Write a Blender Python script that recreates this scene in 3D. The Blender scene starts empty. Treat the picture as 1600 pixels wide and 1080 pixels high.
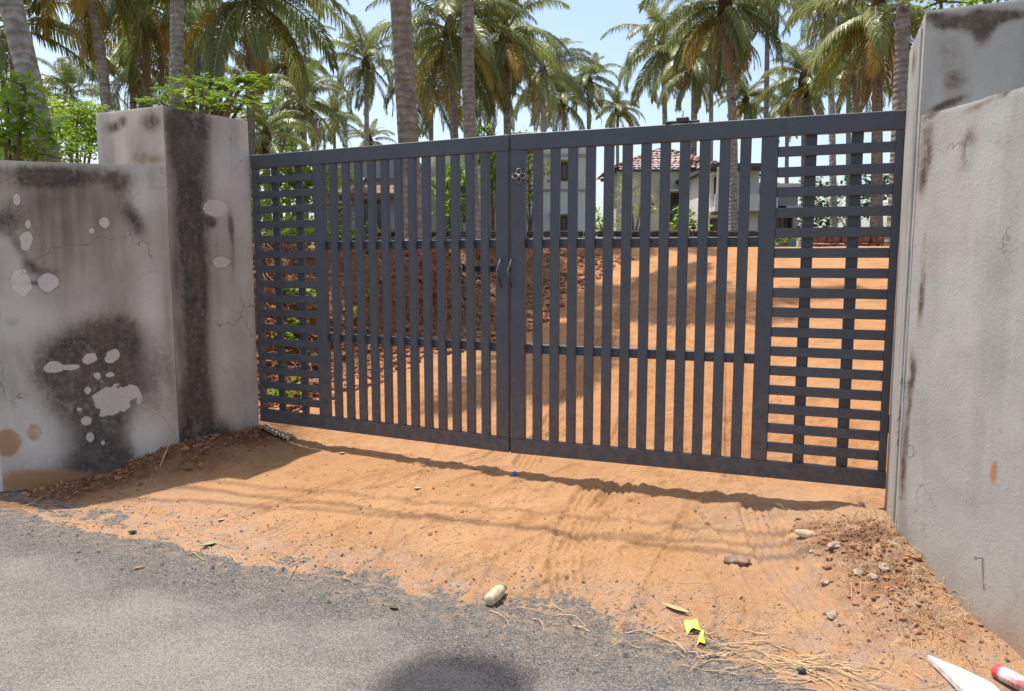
import bpy, math, random
import numpy as np
from mathutils import Vector

random.seed(7); np.random.seed(7)
S = bpy.context.scene
C = S.collection
R = math.radians

# ------------------------------------------------------------------ camera, sky, sun, exposure
F_PX, HOR = 1200.0, 404.5                     # focal length and horizon row for a 1600 x 1080 frame
PITCH = math.atan((540 - HOR) / F_PX)
CAM = np.array([0.0, 0.0, 1.5])
cam = bpy.data.cameras.new('camera'); cam_o = bpy.data.objects.new('camera', cam); C.objects.link(cam_o)
cam_o.location = CAM; cam_o.rotation_euler = (math.pi / 2 - PITCH, 0, 0)
cam.sensor_width = 36.0; cam.lens = 36.0 * F_PX / 1600; cam.clip_start = 0.05; cam.clip_end = 2000
S.camera = cam_o

SUN_A, SUN_B = 0.25, 0.178                    # shadow of a metre of height: to the right, towards the camera
sun_vec = Vector((-SUN_A, SUN_B, 1.0)).normalized()
world = bpy.data.worlds.new('World'); S.world = world; world.use_nodes = True
wn = world.node_tree; wn.nodes.clear()
sky = wn.nodes.new('ShaderNodeTexSky'); sky.sky_type = 'NISHITA'; sky.sun_disc = False
sky.sun_elevation = math.asin(sun_vec.z); sky.sun_rotation = math.atan2(sun_vec.x, sun_vec.y)
sky.altitude = 0; sky.air_density = 1.0; sky.dust_density = 2.5; sky.ozone_density = 0.3
bg = wn.nodes.new('ShaderNodeBackground'); bg.inputs[1].default_value = 0.15
wo = wn.nodes.new('ShaderNodeOutputWorld')
wn.links.new(sky.outputs[0], bg.inputs[0]); wn.links.new(bg.outputs[0], wo.inputs[0])
sun = bpy.data.lights.new('sun', 'SUN'); sun.energy = 3.9; sun.angle = R(0.53); sun.color = (1.0, 0.955, 0.88)
sun_o = bpy.data.objects.new('sun', sun); C.objects.link(sun_o); sun_o.location = (-5, 4, 20)
sun_o.rotation_euler = (-sun_vec).to_track_quat('-Z', 'Y').to_euler()
S.view_settings.view_transform = 'Standard'; S.view_settings.look = 'None'
S.view_settings.exposure = 0.72; S.view_settings.gamma = 1.0; S.view_settings.use_curve_mapping = False
S.render.engine = 'CYCLES'
S.cycles.max_bounces = 4; S.cycles.diffuse_bounces = 2; S.cycles.glossy_bounces = 1
S.cycles.transmission_bounces = 4; S.cycles.transparent_max_bounces = 6
S.render.resolution_x, S.render.resolution_y = 1024, 691

# ------------------------------------------------------------------ small helpers
def ray(px, py):
    a, b = (px - 800) / F_PX, -(py - 540) / F_PX
    c, s = math.cos(PITCH), math.sin(PITCH)
    return np.array([a, c + s * b, -s + c * b])
def at_depth(px, py, Y):
    d = ray(px, py); return CAM + d * (Y / d[1])
def at_height(px, py, z):
    d = ray(px, py); return CAM + d * ((z - 1.5) / d[2])

def hash01(i, j, k=0):
    n = (i.astype(np.int64) * 374761393 + j.astype(np.int64) * 668265263 + int(k) * 2147483647) & 0xFFFFFFFF
    n = ((n ^ (n >> 13)) * 1274126177) & 0xFFFFFFFF
    n = (n ^ (n >> 16)) & 0xFFFFFFFF
    n = (n * 2246822519) & 0xFFFFFFFF
    return ((n ^ (n >> 15)) & 0xFFFFFF) / float(0xFFFFFF)
def vnoise(x, y, seed=0):
    xi, yi = np.floor(x), np.floor(y); fx, fy = x - xi, y - yi
    fx = fx * fx * (3 - 2 * fx); fy = fy * fy * (3 - 2 * fy)
    a = hash01(xi, yi, seed); b = hash01(xi + 1, yi, seed); c = hash01(xi, yi + 1, seed); d = hash01(xi + 1, yi + 1, seed)
    return (a * (1 - fx) + b * fx) * (1 - fy) + (c * (1 - fx) + d * fx) * fy
def fbm(x, y, octv=4, seed=0, gain=0.5):
    x = np.asarray(x, float); y = np.asarray(y, float)
    s = np.zeros(np.broadcast(x, y).shape); a = 1.0; t = 0.0
    for o in range(octv):
        s = s + a * vnoise(x * 2 ** o + 17.3 * o, y * 2 ** o - 9.1 * o, seed + o * 13); t += a; a *= gain
    return s / t
def sstep(a, b, x):
    t = np.clip((x - a) / (b - a), 0, 1); return t * t * (3 - 2 * t)

def tag(o, label=None, cat=None, group=None, kind=None):
    if label: o['label'] = label
    if cat: o['category'] = cat
    if group: o['group'] = group
    if kind: o['kind'] = kind
    return o
def empty(name, loc=(0, 0, 0), rz=0.0):
    o = bpy.data.objects.new(name, None); C.objects.link(o); o.location = loc; o.rotation_euler = (0, 0, rz)
    o.empty_display_size = 0.1
    return o
def link_mesh(name, me, mat=None, parent=None):
    o = bpy.data.objects.new(name, me); C.objects.link(o)
    if mat is not None and len(me.materials) == 0: me.materials.append(mat)
    if parent is not None: o.parent = parent
    return o
def grid_faces(nu, nv):
    i = np.arange(nu - 1)[:, None]; j = np.arange(nv - 1)[None, :]
    a = (i * nv + j).ravel(); return np.stack([a, a + nv, a + nv + 1, a + 1], 1)
def np_mesh(name, V, Fq, smooth=True):
    me = bpy.data.meshes.new(name); V = np.asarray(V, np.float32); Fq = np.asarray(Fq, np.int32)
    n = Fq.shape[1]
    me.vertices.add(len(V)); me.vertices.foreach_set('co', V.ravel())
    me.loops.add(Fq.size); me.loops.foreach_set('vertex_index', Fq.ravel())
    me.polygons.add(len(Fq)); me.polygons.foreach_set('loop_start', np.arange(0, Fq.size, n, dtype=np.int32))
    me.polygons.foreach_set('loop_total', np.full(len(Fq), n, np.int32))
    me.polygons.foreach_set('use_smooth', np.full(len(Fq), smooth))
    me.update(calc_edges=True); return me
def add_attr(me, name, vals):
    a = me.attributes.new(name, 'FLOAT', 'POINT'); a.data.foreach_set('value', np.asarray(vals, np.float32).ravel())

class MB:
    """collects geometry for ONE mesh"""
    def __init__(s): s.v = []; s.f = []
    def poly(s, pts, faces):
        b = len(s.v); s.v += [tuple(map(float, p)) for p in pts]; s.f += [tuple(b + i for i in f) for f in faces]
    def box(s, c, d, rz=0.0, bev=0.0):
        hx, hy, hz = d[0] / 2, d[1] / 2, d[2] / 2; co, si = math.cos(rz), math.sin(rz)
        def P(x, y, z): return (c[0] + x * co - y * si, c[1] + x * si + y * co, c[2] + z)
        if bev <= 0:
            s.poly([P(x, y, z) for z in (-hz, hz) for x, y in ((-hx, -hy), (hx, -hy), (hx, hy), (-hx, hy))],
                   [(3, 2, 1, 0), (4, 5, 6, 7), (0, 1, 5, 4), (1, 2, 6, 5), (2, 3, 7, 6), (3, 0, 4, 7)]); return
        b = bev; r = []
        for z, q in ((-hz, b), (-hz + b, 0), (hz - b, 0), (hz, b)):
            ax, ay = hx - q, hy - q
            e = b if q == 0 else 0.0
            if q == 0:
                ring = [(-hx + b, -hy), (hx - b, -hy), (hx, -hy + b), (hx, hy - b), (hx - b, hy), (-hx + b, hy), (-hx, hy - b), (-hx, -hy + b)]
            else:
                ring = [(-ax, -ay), (ax, -ay), (ax, -ay), (ax, ay), (ax, ay), (-ax, ay), (-ax, ay), (-ax, -ay)]
            r += [P(x, y, z) for x, y in ring]
        fs = []
        for k in range(3):
            for i in range(8):
                j = (i + 1) % 8; fs.append((k * 8 + i, k * 8 + j, k * 8 + 8 + j, k * 8 + 8 + i))
        fs.append(tuple(range(7, -1, -1))); fs.append(tuple(range(24, 32)))
        s.poly(r, fs)
    def tube(s, pts, rad, n=8, cap=True):
        pts = [Vector(p) for p in pts]; m = len(pts)
        rad = rad if hasattr(rad, '__len__') else [rad] * m
        V = []; up = Vector((0, 0, 1))
        t0 = (pts[1] - pts[0]).normalized()
        if abs(t0.z) > 0.9: up = Vector((1, 0, 0))
        for i in range(m):
            t = (pts[min(i + 1, m - 1)] - pts[max(i - 1, 0)]).normalized()
            a = t.cross(up); a = a.normalized() if a.length > 1e-6 else Vector((1, 0, 0)); b = t.cross(a)
            for k in range(n):
                q = 2 * math.pi * k / n; V.append(pts[i] + (a * math.cos(q) + b * math.sin(q)) * rad[i])
        fs = [(i * n + k, i * n + (k + 1) % n, (i + 1) * n + (k + 1) % n, (i + 1) * n + k) for i in range(m - 1) for k in range(n)]
        if cap: fs += [tuple(range(n - 1, -1, -1)), tuple((m - 1) * n + k for k in range(n))]
        s.poly(V, fs)
    def lathe(s, prof, n=20, axis='z', o=(0, 0, 0)):
        V = []
        for r, h in prof:
            for k in range(n):
                q = 2 * math.pi * k / n; p = (r * math.cos(q), r * math.sin(q), h)
                if axis == 'x': p = (h, r * math.cos(q), r * math.sin(q))
                V.append((p[0] + o[0], p[1] + o[1], p[2] + o[2]))
        m = len(prof)
        fs = [(i * n + k, i * n + (k + 1) % n, (i + 1) * n + (k + 1) % n, (i + 1) * n + k) for i in range(m - 1) for k in range(n)]
        fs += [tuple(range(n - 1, -1, -1)), tuple((m - 1) * n + k for k in range(n))]
        s.poly(V, fs)
    def prism(s, plan, z0, z1):
        n = len(plan)
        s.poly([(x, y, z0) for x, y in plan] + [(x, y, z1) for x, y in plan],
               [tuple(range(n - 1, -1, -1)), tuple(range(n, 2 * n))] + [(i, (i + 1) % n, n + (i + 1) % n, n + i) for i in range(n)])
    def mesh(s, name, smooth=False):
        me = bpy.data.meshes.new(name); me.from_pydata(s.v, [], s.f)
        if smooth: me.polygons.foreach_set('use_smooth', [True] * len(me.polygons))
        me.update(); return me
    def build(s, name, mat, parent=None, smooth=False):
        return link_mesh(name, s.mesh(name, smooth), mat, parent)

ICO = None
def ico(level):
    import bmesh
    bm = bmesh.new(); bmesh.ops.create_icosphere(bm, subdivisions=level, radius=1.0)
    V = np.array([v.co[:] for v in bm.verts]); Fc = np.array([[v.index for v in f.verts] for f in bm.faces]); bm.free()
    return V, Fc
ICO1 = ico(1); ICO2 = ico(2)

# ------------------------------------------------------------------ materials
class NT:
    def __init__(s, name):
        s.m = bpy.data.materials.new(name); s.m.use_nodes = True; s.t = s.m.node_tree; s.t.nodes.clear()
        s.out = s.n('ShaderNodeOutputMaterial'); s.co = s.n('ShaderNodeTexCoord')
    def n(s, ty, **kw):
        k = s.t.nodes.new(ty)
        for a, b in kw.items(): setattr(k, a, b)
        return k
    def set(s, sock, v):
        if hasattr(v, 'is_output'): s.t.links.new(v, sock)
        elif isinstance(v, tuple) and len(v) == 3 and sock.type == 'RGBA': sock.default_value = (*v, 1)
        else: sock.default_value = v
    def noise(s, scale, detail=4, rough=0.55, vec=None, dist=0.0):
        k = s.n('ShaderNodeTexNoise'); s.set(k.inputs['Vector'], vec if vec is not None else s.co.outputs['Object'])
        k.inputs['Scale'].default_value = scale; k.inputs['Detail'].default_value = detail
        k.inputs['Roughness'].default_value = rough; k.inputs['Distortion'].default_value = dist
        return k.outputs['Fac']
    def voro(s, scale, feature='F1', vec=None, out='Distance'):
        k = s.n('ShaderNodeTexVoronoi', feature=feature); s.set(k.inputs['Vector'], vec if vec is not None else s.co.outputs['Object'])
        k.inputs['Scale'].default_value = scale; return k.outputs[out]
    def scaled(s, sx, sy, sz, src=None):
        k = s.n('ShaderNodeMapping'); s.set(k.inputs['Vector'], src if src is not None else s.co.outputs['Object'])
        k.inputs['Scale'].default_value = (sx, sy, sz); return k.outputs[0]
    def rng(s, v, a, b, c=0.0, d=1.0):
        k = s.n('ShaderNodeMapRange', interpolation_type='SMOOTHSTEP'); s.set(k.inputs[0], v)
        for i, q in enumerate((a, b, c, d)): k.inputs[i + 1].default_value = q
        return k.outputs[0]
    def ma(s, op, a, b=0.0):
        k = s.n('ShaderNodeMath', operation=op); s.set(k.inputs[0], a); s.set(k.inputs[1], b); return k.outputs[0]
    def mix(s, f, a, b, mode='MIX'):
        k = s.n('ShaderNodeMix', data_type='RGBA', blend_type=mode); s.set(k.inputs[0], f)
        s.set(k.inputs[6], a); s.set(k.inputs[7], b); return k.outputs[2]
    def attr(s, name):
        return s.n('ShaderNodeAttribute', attribute_name=name).outputs['Fac']
    def sep(s, v):
        k = s.n('ShaderNodeSeparateXYZ'); s.set(k.inputs[0], v); return k.outputs
    def rand(s):
        return s.n('ShaderNodeObjectInfo').outputs['Random']
    def bump(s, h, strength=0.5, dist=0.01, nrm=None):
        k = s.n('ShaderNodeBump'); k.inputs['Strength'].default_value = strength; k.inputs['Distance'].default_value = dist
        s.set(k.inputs['Height'], h)
        if nrm is not None: s.set(k.inputs['Normal'], nrm)
        return k.outputs[0]
    def bsdf(s, col, rough=0.8, nrm=None, spec=0.3, metal=0.0, trans=0.0, coat=0.0, transm=0.0):
        p = s.n('ShaderNodeBsdfPrincipled'); s.set(p.inputs['Base Color'], col); s.set(p.inputs['Roughness'], rough)
        p.inputs['Specular IOR Level'].default_value = spec; p.inputs['Metallic'].default_value = metal
        p.inputs['Coat Weight'].default_value = coat; p.inputs['Transmission Weight'].default_value = transm
        if nrm is not None: s.set(p.inputs['Normal'], nrm)
        o = p.outputs[0]
        if trans > 0:
            t = s.n('ShaderNodeBsdfTranslucent'); s.set(t.inputs[0], col); x = s.n('ShaderNodeMixShader')
            x.inputs[0].default_value = trans; s.t.links.new(o, x.inputs[1]); s.t.links.new(t.outputs[0], x.inputs[2]); o = x.outputs[0]
        s.t.links.new(o, s.out.inputs[0]); return s.m

def simple(name, col, rough=0.7, var=0.25, scale=8.0, spec=0.3, bump=0.2, bdist=0.004, metal=0.0, trans=0.0):
    k = NT(name); n = k.noise(scale, 5)
    c = k.mix(k.rng(n, .3, .7), tuple(x * (1 - var) for x in col), tuple(min(1, x * (1 + var)) for x in col))
    return k.bsdf(c, rough, k.bump(k.noise(scale * 4, 4), bump, bdist), spec, metal, trans)

M = {}
def ground_mat():
    k = NT('sandy_earth')
    big = k.noise(.9, 5, .6); mid = k.noise(6, 6, .65); fine = k.noise(60, 6, .7); grit = k.noise(260, 3, .7)
    sand = k.mix(k.rng(big, .35, .65), (.480, .262, .122), (.560, .322, .168))
    sand = k.mix(k.ma('MULTIPLY', k.rng(mid, .48, .72), .55), sand, (.355, .168, .074))
    dust = k.mix(k.rng(mid, .35, .65), (.375, .245, .17), (.465, .325, .235))
    c = k.mix(k.ma('MULTIPLY', k.attr('dust'), k.rng(k.noise(9, 6, .7), .34, .62)), sand, dust)
    c = k.mix(k.attr('ramp'), c, k.mix(k.rng(mid, .38, .66), (.46, .215, .085), (.36, .155, .062)))
    soil = k.mix(k.rng(k.noise(14, 5, .7), .35, .68), (.13, .058, .030), (.30, .135, .066))
    c = k.mix(k.attr('soil'), c, soil)
    far = k.mix(k.rng(big, .4, .6), (.22, .15, .07), (.10, .12, .035))
    c = k.mix(k.attr('plot'), c, far)
    c = k.mix(k.rng(k.noise(3.2, 7, .72, k.scaled(1, 1.6, 1)), .52, .70, 0, .42), c, (.335, .150, .068))
    c = k.mix(k.ma('MULTIPLY', k.rng(fine, .50, .76), .42), c, (.29, .145, .07))
    c = k.mix(k.ma('MULTIPLY', k.rng(k.noise(90, 3, .6), .60, .70), .75), c, (.17, .082, .042))
    c = k.mix(k.ma('MULTIPLY', k.rng(k.noise(42, 3, .55), .60, .72), .45), c, (.62, .40, .23))
    h = k.ma('ADD', k.ma('MULTIPLY', fine, .7), k.ma('MULTIPLY', grit, .35))
    nb = k.bump(h, 1.0, .022)
    return k.bsdf(c, .95, nb, .12)
M['ground'] = ground_mat()

def asphalt_mat():
    k = NT('worn_asphalt')
    big = k.noise(1.3, 5, .6); agg = k.voro(210, 'F1'); aggc = k.voro(210, 'F1', out='Color'); n2 = k.noise(420, 3, .6)
    base = k.mix(k.rng(big, .36, .62), (.180, .158, .137), (.255, .224, .193))
    base = k.mix(k.rng(k.ma('ADD', k.attr('edge'), k.ma('MULTIPLY', k.ma('SUBTRACT', k.noise(2.4, 6, .68), .5), 1.6)), .15, .85, 0, .85), base, (.092, .085, .079))
    base = k.mix(k.rng(k.noise(2.2, 6, .7), .56, .68, 0, .55), base, (.105, .096, .089))
    v = k.sep(aggc)[0]
    c = k.mix(k.rng(v, .50, 1.0, 0, .55), base, (.44, .39, .34))
    c = k.mix(k.rng(v, .30, .0, 0, .55), c, (.045, .045, .047))
    # dust carried on to the edge of the road
    ed = k.attr('edge')
    c = k.mix(k.ma('MULTIPLY', k.ma('POWER', ed, 5.0), k.rng(k.noise(16, 6, .75), .45, .68)), c, (.36, .25, .165))
    h = k.ma('ADD', k.ma('MULTIPLY', agg, .9), n2)
    return k.bsdf(c, .88, k.bump(h, .9, .006), .25)
M['asphalt'] = asphalt_mat()

def concrete_mat(name, light, dark, tint, warm, streaks=.6, rough=.55):
    k = NT(name)
    ob = k.co.outputs['Object']
    streak = k.noise(5, 5, .6, k.scaled(1, 1, .16)); cloud = k.noise(2.1, 6, .62); fine = k.noise(64, 7, .75); pit = k.noise(230, 4, .65, k.scaled(1, 1, 1.8))
    c = k.mix(k.rng(cloud, .33, .66), dark, light)
    c = k.mix(k.rng(k.noise(1.15, 6, .7), .48, .68, 0, .55), c, warm)
    c = k.mix(k.rng(streak, .45, .70, 0, streaks), c, tuple(x * .62 for x in dark))
    c = k.mix(k.rng(fine, .55, .75, 0, .35), c, tuple(x * .6 for x in dark))
    c = k.mix(k.ma('MULTIPLY', k.attr('brown'), 1.0), c, tint)
    gr = k.attr('grime'); brk = k.noise(30, 6, .72)
    brk2 = k.noise(6, 7, .75)
    st2 = k.noise(11, 6, .7, k.scaled(1, 1, .22))
    gq = k.ma('MULTIPLY', gr, k.ma('MULTIPLY', k.rng(brk2, .25, .70, .55, 1.15), k.rng(st2, .30, .65, .65, 1.15)))
    gm = k.rng(k.ma('ADD', gq, k.ma('MULTIPLY', k.ma('MULTIPLY', k.ma('SUBTRACT', brk, .5), .8), k.rng(gr, 0, .5))), .02, .80, 0, .95)
    halo = k.rng(k.ma('MULTIPLY', gr, k.rng(st2, .25, .7, .5, 1.2)), .02, .60, 0, .42)
    c = k.mix(halo, c, tint)
    c = k.mix(k.ma('MULTIPLY', gm, k.rng(k.noise(24, 6, .75), .30, .62, .62, 1.0)), c, k.mix(k.rng(brk2, .4, .62), (.040, .034, .032), (.095, .072, .054)))
    pa = k.attr('patch')
    c = k.mix(k.rng(k.ma('ADD', pa, k.ma('MULTIPLY', k.ma('SUBTRACT', brk, .5), .25)), .40, .66, 0, .72), c,
              k.mix(k.rng(fine, .3, .7), tuple(min(1, x * 1.22) for x in light), tuple(x * 1.0 for x in light)))
    ring = k.rng(k.ma('ABSOLUTE', k.ma('SUBTRACT', pa, .30)), .0, .16, .5, 0)
    c = k.mix(ring, c, tint)
    pale = k.rng(k.ma('ADD', k.attr('pale'), k.ma('MULTIPLY', k.ma('SUBTRACT', brk2, .5), .5)), .1, .9, 0, .75)
    c = k.mix(pale, c, tuple(min(1, x * 1.14) for x in light))
    ck = k.n('ShaderNodeTexVoronoi', feature='DISTANCE_TO_EDGE'); ck.inputs['Scale'].default_value = 1.7
    wv = k.n('ShaderNodeVectorMath', operation='ADD'); nn = k.n('ShaderNodeTexNoise'); nn.inputs['Scale'].default_value = 5; nn.inputs['Detail'].default_value = 6
    k.set(nn.inputs['Vector'], ob); sc_ = k.n('ShaderNodeVectorMath', operation='SCALE'); k.set(sc_.inputs[0], nn.outputs['Color']); sc_.inputs['Scale'].default_value = .35
    k.set(wv.inputs[0], ob); k.set(wv.inputs[1], sc_.outputs[0]); k.set(ck.inputs['Vector'], wv.outputs[0])
    crack = k.ma('MULTIPLY', k.rng(ck.outputs['Distance'], .0, .010, 1, 0), k.rng(k.noise(1.4, 4), .47, .60, 0, .75))
    c = k.mix(crack, c, tuple(x * .35 for x in dark))
    ru = k.attr('rust')
    c = k.mix(k.rng(k.ma('ADD', ru, k.ma('MULTIPLY', k.ma('SUBTRACT', k.noise(12, 6, .7), .5), .8)), .2, .8, 0, .85), c, (.42, .20, .075))
    h = k.ma('ADD', k.ma('MULTIPLY', fine, .8), k.ma('MULTIPLY', pit, .3))
    h = k.ma('ADD', h, k.ma('MULTIPLY', pa, .35))
    return k.bsdf(c, .92, k.bump(h, rough, .008), .15)
M['plaster_left'] = concrete_mat('weathered_plaster', (.630, .560, .480), (.475, .416, .350), (.190, .145, .105), (.53, .44, .34))
M['plaster_right'] = concrete_mat('grey_plaster', (.45, .435, .398), (.375, .358, .322), (.36, .235, .15), (.40, .375, .325), .35, .62)

def paint_mat():
    k = NT('dark_grey_gate_paint')
    n = k.noise(9, 5, .6); s = k.noise(14, 5, .65, k.scaled(1, 1, 6))
    c = k.mix(k.rng(n, .3, .7), (.064, .070, .084), (.080, .087, .102))
    c = k.mix(k.rng(s, .57, .76, 0, .42), c, (.165, .165, .175))
    z = k.sep(k.co.outputs['Object'])[2]
    dz = k.ma('MULTIPLY', k.rng(z, .75, .0), k.rng(k.noise(18, 5, .7), .36, .66, 0, .55))
    c = k.mix(dz, c, (.19, .125, .085))
    j0 = k.rng(k.ma('ABSOLUTE', k.ma('SUBTRACT', z, .100)), .0, .022, 1, 0); j1 = k.rng(k.ma('ABSOLUTE', k.ma('SUBTRACT', z, 1.898)), .0, .018, 1, 0)
    c = k.mix(k.ma('MULTIPLY', k.ma('MAXIMUM', j0, j1), k.rng(k.noise(26, 5, .7), .46, .62, 0, .85)), c, (.13, .062, .036))
    scr = k.rng(k.noise(22, 4, .6, k.scaled(7, 1, .5)), .66, .72, 0, .5)
    c = k.mix(scr, c, (.20, .195, .20))
    ch = k.rng(k.noise(70, 3, .6), .68, .73, 0, .85)
    c = k.mix(ch, c, (.20, .10, .06))
    return k.bsdf(c, k.rng(n, .3, .7, .46, .62), k.bump(k.noise(55, 3), .12, .002), .4)
M['gate'] = paint_mat()
M['steel'] = simple('bare_steel', (.32, .30, .29), .42, .3, 40, .5, .15, .001, .7)
M['dark_steel'] = simple('dark_steel', (.035, .036, .04), .5, .3, 30, .4)

def trunk_mat():
    k = NT('palm_trunk_bark')
    z = k.sep(k.co.outputs['Object'])[2]
    w = k.n('ShaderNodeTexWave', wave_type='BANDS', bands_direction='Z'); w.inputs['Scale'].default_value = 2.6
    w.inputs['Distortion'].default_value = 6.0; w.inputs['Detail'].default_value = 3; w.inputs['Detail Scale'].default_value = 1.5
    k.set(w.inputs['Vector'], k.co.outputs['Object'])
    n = k.noise(7, 5, .65)
    c = k.mix(k.rng(n, .3, .7), (.24, .21, .185), (.47, .425, .38))
    c = k.mix(k.rng(w.outputs['Fac'], .6, 1.0, 0, .32), c, (.09, .07, .064))
    c = k.mix(k.rng(k.noise(3.3, 5, .7), .58, .70, 0, .75), c, (.055, .045, .042))
    c = k.mix(k.rng(k.rand(), .0, 1.0, 0.0, .42), c, (.085, .068, .06))
    return k.bsdf(c, .9, k.bump(k.ma('ADD', w.outputs['Fac'], n), .6, .03), .15)
M['trunk'] = trunk_mat()
def frond_mat(name, a, b, tip, rough=.42, trans=.28):
    k = NT(name)
    n = k.noise(1.3, 3); r = k.rand()
    c = k.mix(k.rng(k.ma('ADD', k.ma('MULTIPLY', r, .75), k.ma('MULTIPLY', n, .4)), .15, .95), a, b)
    c = k.mix(k.ma('MULTIPLY', k.attr('tip'), .6), c, tip)
    return k.bsdf(c, rough, None, .5, 0, trans)
M['frond'] = frond_mat('green_frond', (.060, .112, .026), (.205, .250, .060), (.40, .36, .14), .38, .36)  # yellowed tips also brightened: sunlit leaflet gloss put into the colour
M['frond_yellow'] = frond_mat('yellowing_frond', (.26, .25, .025), (.42, .27, .025), (.36, .18, .04), .5, .4)
M['frond_dry'] = frond_mat('dry_frond', (.15, .092, .05), (.33, .225, .13), (.38, .28, .17), .8, .15)
M['rachis'] = simple('frond_rib', (.30, .27, .12), .5, .3, 3)
M['fibre'] = simple('crown_fibre', (.10, .065, .04), .95, .4, 12, .1, .6, .03)
M['coconut'] = simple('coconut_husk', (.20, .17, .04), .5, .35, 3)
def leaf_mat(name, a, b, trans=.3, rough=.45):
    k = NT(name); r = k.noise(2.4, 4)
    c = k.mix(k.rng(r, .3, .7), a, b); return k.bsdf(c, rough, None, .4, 0, trans)
M['leaf_bright'] = leaf_mat('bright_leaf', (.13, .26, .018), (.29, .40, .04), .45)
M['leaf_dark'] = leaf_mat('dark_leaf', (.035, .07, .018), (.085, .125, .03))
M['leaf_lime'] = leaf_mat('lime_leaf', (.22, .31, .03), (.38, .41, .05), .45)
M['banana'] = leaf_mat('banana_leaf', (.06, .13, .025), (.13, .20, .045), .35, .35)
M['bark'] = simple('shrub_bark', (.16, .115, .08), .9, .3, 10)
M['white_wall'] = simple('white_house_wall', (.74, .73, .69), .9, .10, .7, .15)
M['cream_wall'] = simple('cream_house_wall', (.70, .66, .54), .9, .10, .7, .15)
M['grey_wall'] = simple('grey_house_wall', (.40, .385, .38), .9, .18, .8, .15)
M['tile'] = simple('clay_roof_tile', (.39, .225, .175), .85, .45, 2.0, .15)
M['roof_brown'] = simple('brown_roof', (.21, .155, .13), .9, .35, 2.0, .15)
M['slab'] = simple('dark_roof_slab', (.10, .095, .09), .9, .3, 2.0)
M['glass'] = simple('dark_window_glass', (.025, .028, .032), .12, .1, 2.0, .6, 0)
M['frame'] = simple('brown_window_frame', (.12, .055, .03), .6, .2, 3)
M['stone'] = simple('mossy_dark_stone', (.055, .05, .045), .95, .5, 5, .1, .8, .05)
M['laterite'] = simple('laterite_block', (.22, .095, .062), .95, .45, 6, .1, .8, .05)
M['clod'] = simple('earth_clod', (.285, .142, .074), .97, .4, 9, .08, .6, .01)
M['clod_dark'] = simple('dark_red_earth_clod', (.25, .112, .060), .97, .45, 6, .08, .6, .02)
M['pebble'] = simple('pebble_stone', (.34, .255, .20), .9, .4, 30, .15, .3, .003)
M['chip'] = simple('dark_gravel', (.115, .10, .095), .9, .5, 60, .15)
M['straw'] = simple('dry_straw', (.50, .36, .22), .85, .3, 14, .15)
M['root'] = simple('dry_root', (.36, .235, .135), .9, .4, 12, .15)
M['vine'] = simple('dry_vine', (.50, .35, .19), .85, .25, 25, .15)

# ------------------------------------------------------------------ plan of the place
GL = np.array([-1.935, 5.801]); GM = np.array([-0.015, 4.829]); GR = np.array([2.022, 4.044])   # gate hinge, meeting line, hinge
GZ0, GH = 0.26, 2.0
PA, PB = np.array([-1.945, 5.80]), np.array([-2.30, 5.21]); PC = np.array([-3.18, 4.875])
PBb = np.array([-2.90, 5.50]); PAb = PA + (PBb - PB)
PE, PD, PF = np.array([2.024, 4.052]), np.array([1.757, 3.40]), np.array([1.842, 2.76])
PDb = PD + np.array([.62, -.25]); PEb = PE + np.array([.62, -.25])
ZT, ZW = 2.504, 2.11
RT = np.array([.913, -.408])                # along the road, to the right
RN = np.array([.408, .913])                 # away from the road, towards the gate
EC = 2.84
def e_of(x, y): return RN[0] * x + RN[1] * y - EC
def seg_dist(x, y, a, b):
    d = b - a; t = np.clip(((x - a[0]) * d[0] + (y - a[1]) * d[1]) / (d @ d), 0, 1)
    return np.hypot(x - a[0] - t * d[0], y - a[1] - t * d[1]), t

BANK = [(-6.5, 5.2), (-2.6, 6.15), (-1.75, 6.9), (-1.2, 7.9), (-.15, 8.5), (.55, 10.6), (1.7, 12.8), (3.0, 15.0), (4.5, 30.0)]
BANK = [np.array(p) for p in BANK]
def bank_sd(x, y):
    best = np.full(np.shape(x), 1e9); sg = np.ones(np.shape(x))
    for a, b in zip(BANK[:-1], BANK[1:]):
        d, t = seg_dist(x, y, a, b); s = (b[0] - a[0]) * (y - a[1]) - (b[1] - a[1]) * (x - a[0])
        m = d < best; best = np.where(m, d, best); sg = np.where(m, np.sign(s), sg)
    return best * sg                         # positive on the plot side (left)

TRACKS = []
def arc(p0, p1, p2, w=.16, depth=.008, n=40):
    t = np.linspace(0, 1, n)[:, None]; p0, p1, p2 = map(np.array, (p0, p1, p2))
    TRACKS.append(((1 - t) ** 2 * p0 + 2 * t * (1 - t) * p1 + t * t * p2, w, depth))
def gpt(px, py, z=.08): return tuple(at_height(px, py, z)[:2])
arc(gpt(400, 850, .03), gpt(560, 770), gpt(870, 700, .13), .17)
arc(gpt(455, 870, .03), gpt(620, 790), gpt(800, 735, .13), .15, .006)
arc(gpt(930, 960, .03), gpt(840, 880), gpt(930, 770, .12), .18, .009)
arc(gpt(850, 945, .03), gpt(880, 850), gpt(1010, 730, .13), .16, .007)
arc(gpt(690, 920, .03), gpt(900, 820), gpt(1180, 745, .13), .15, .006)
arc(gpt(1330, 1000, .03), gpt(1210, 900), gpt(1180, 800, .12), .18, .009)
arc(gpt(600, 900, .03), gpt(640, 800), gpt(700, 700, .14), .14, .006)
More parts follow.
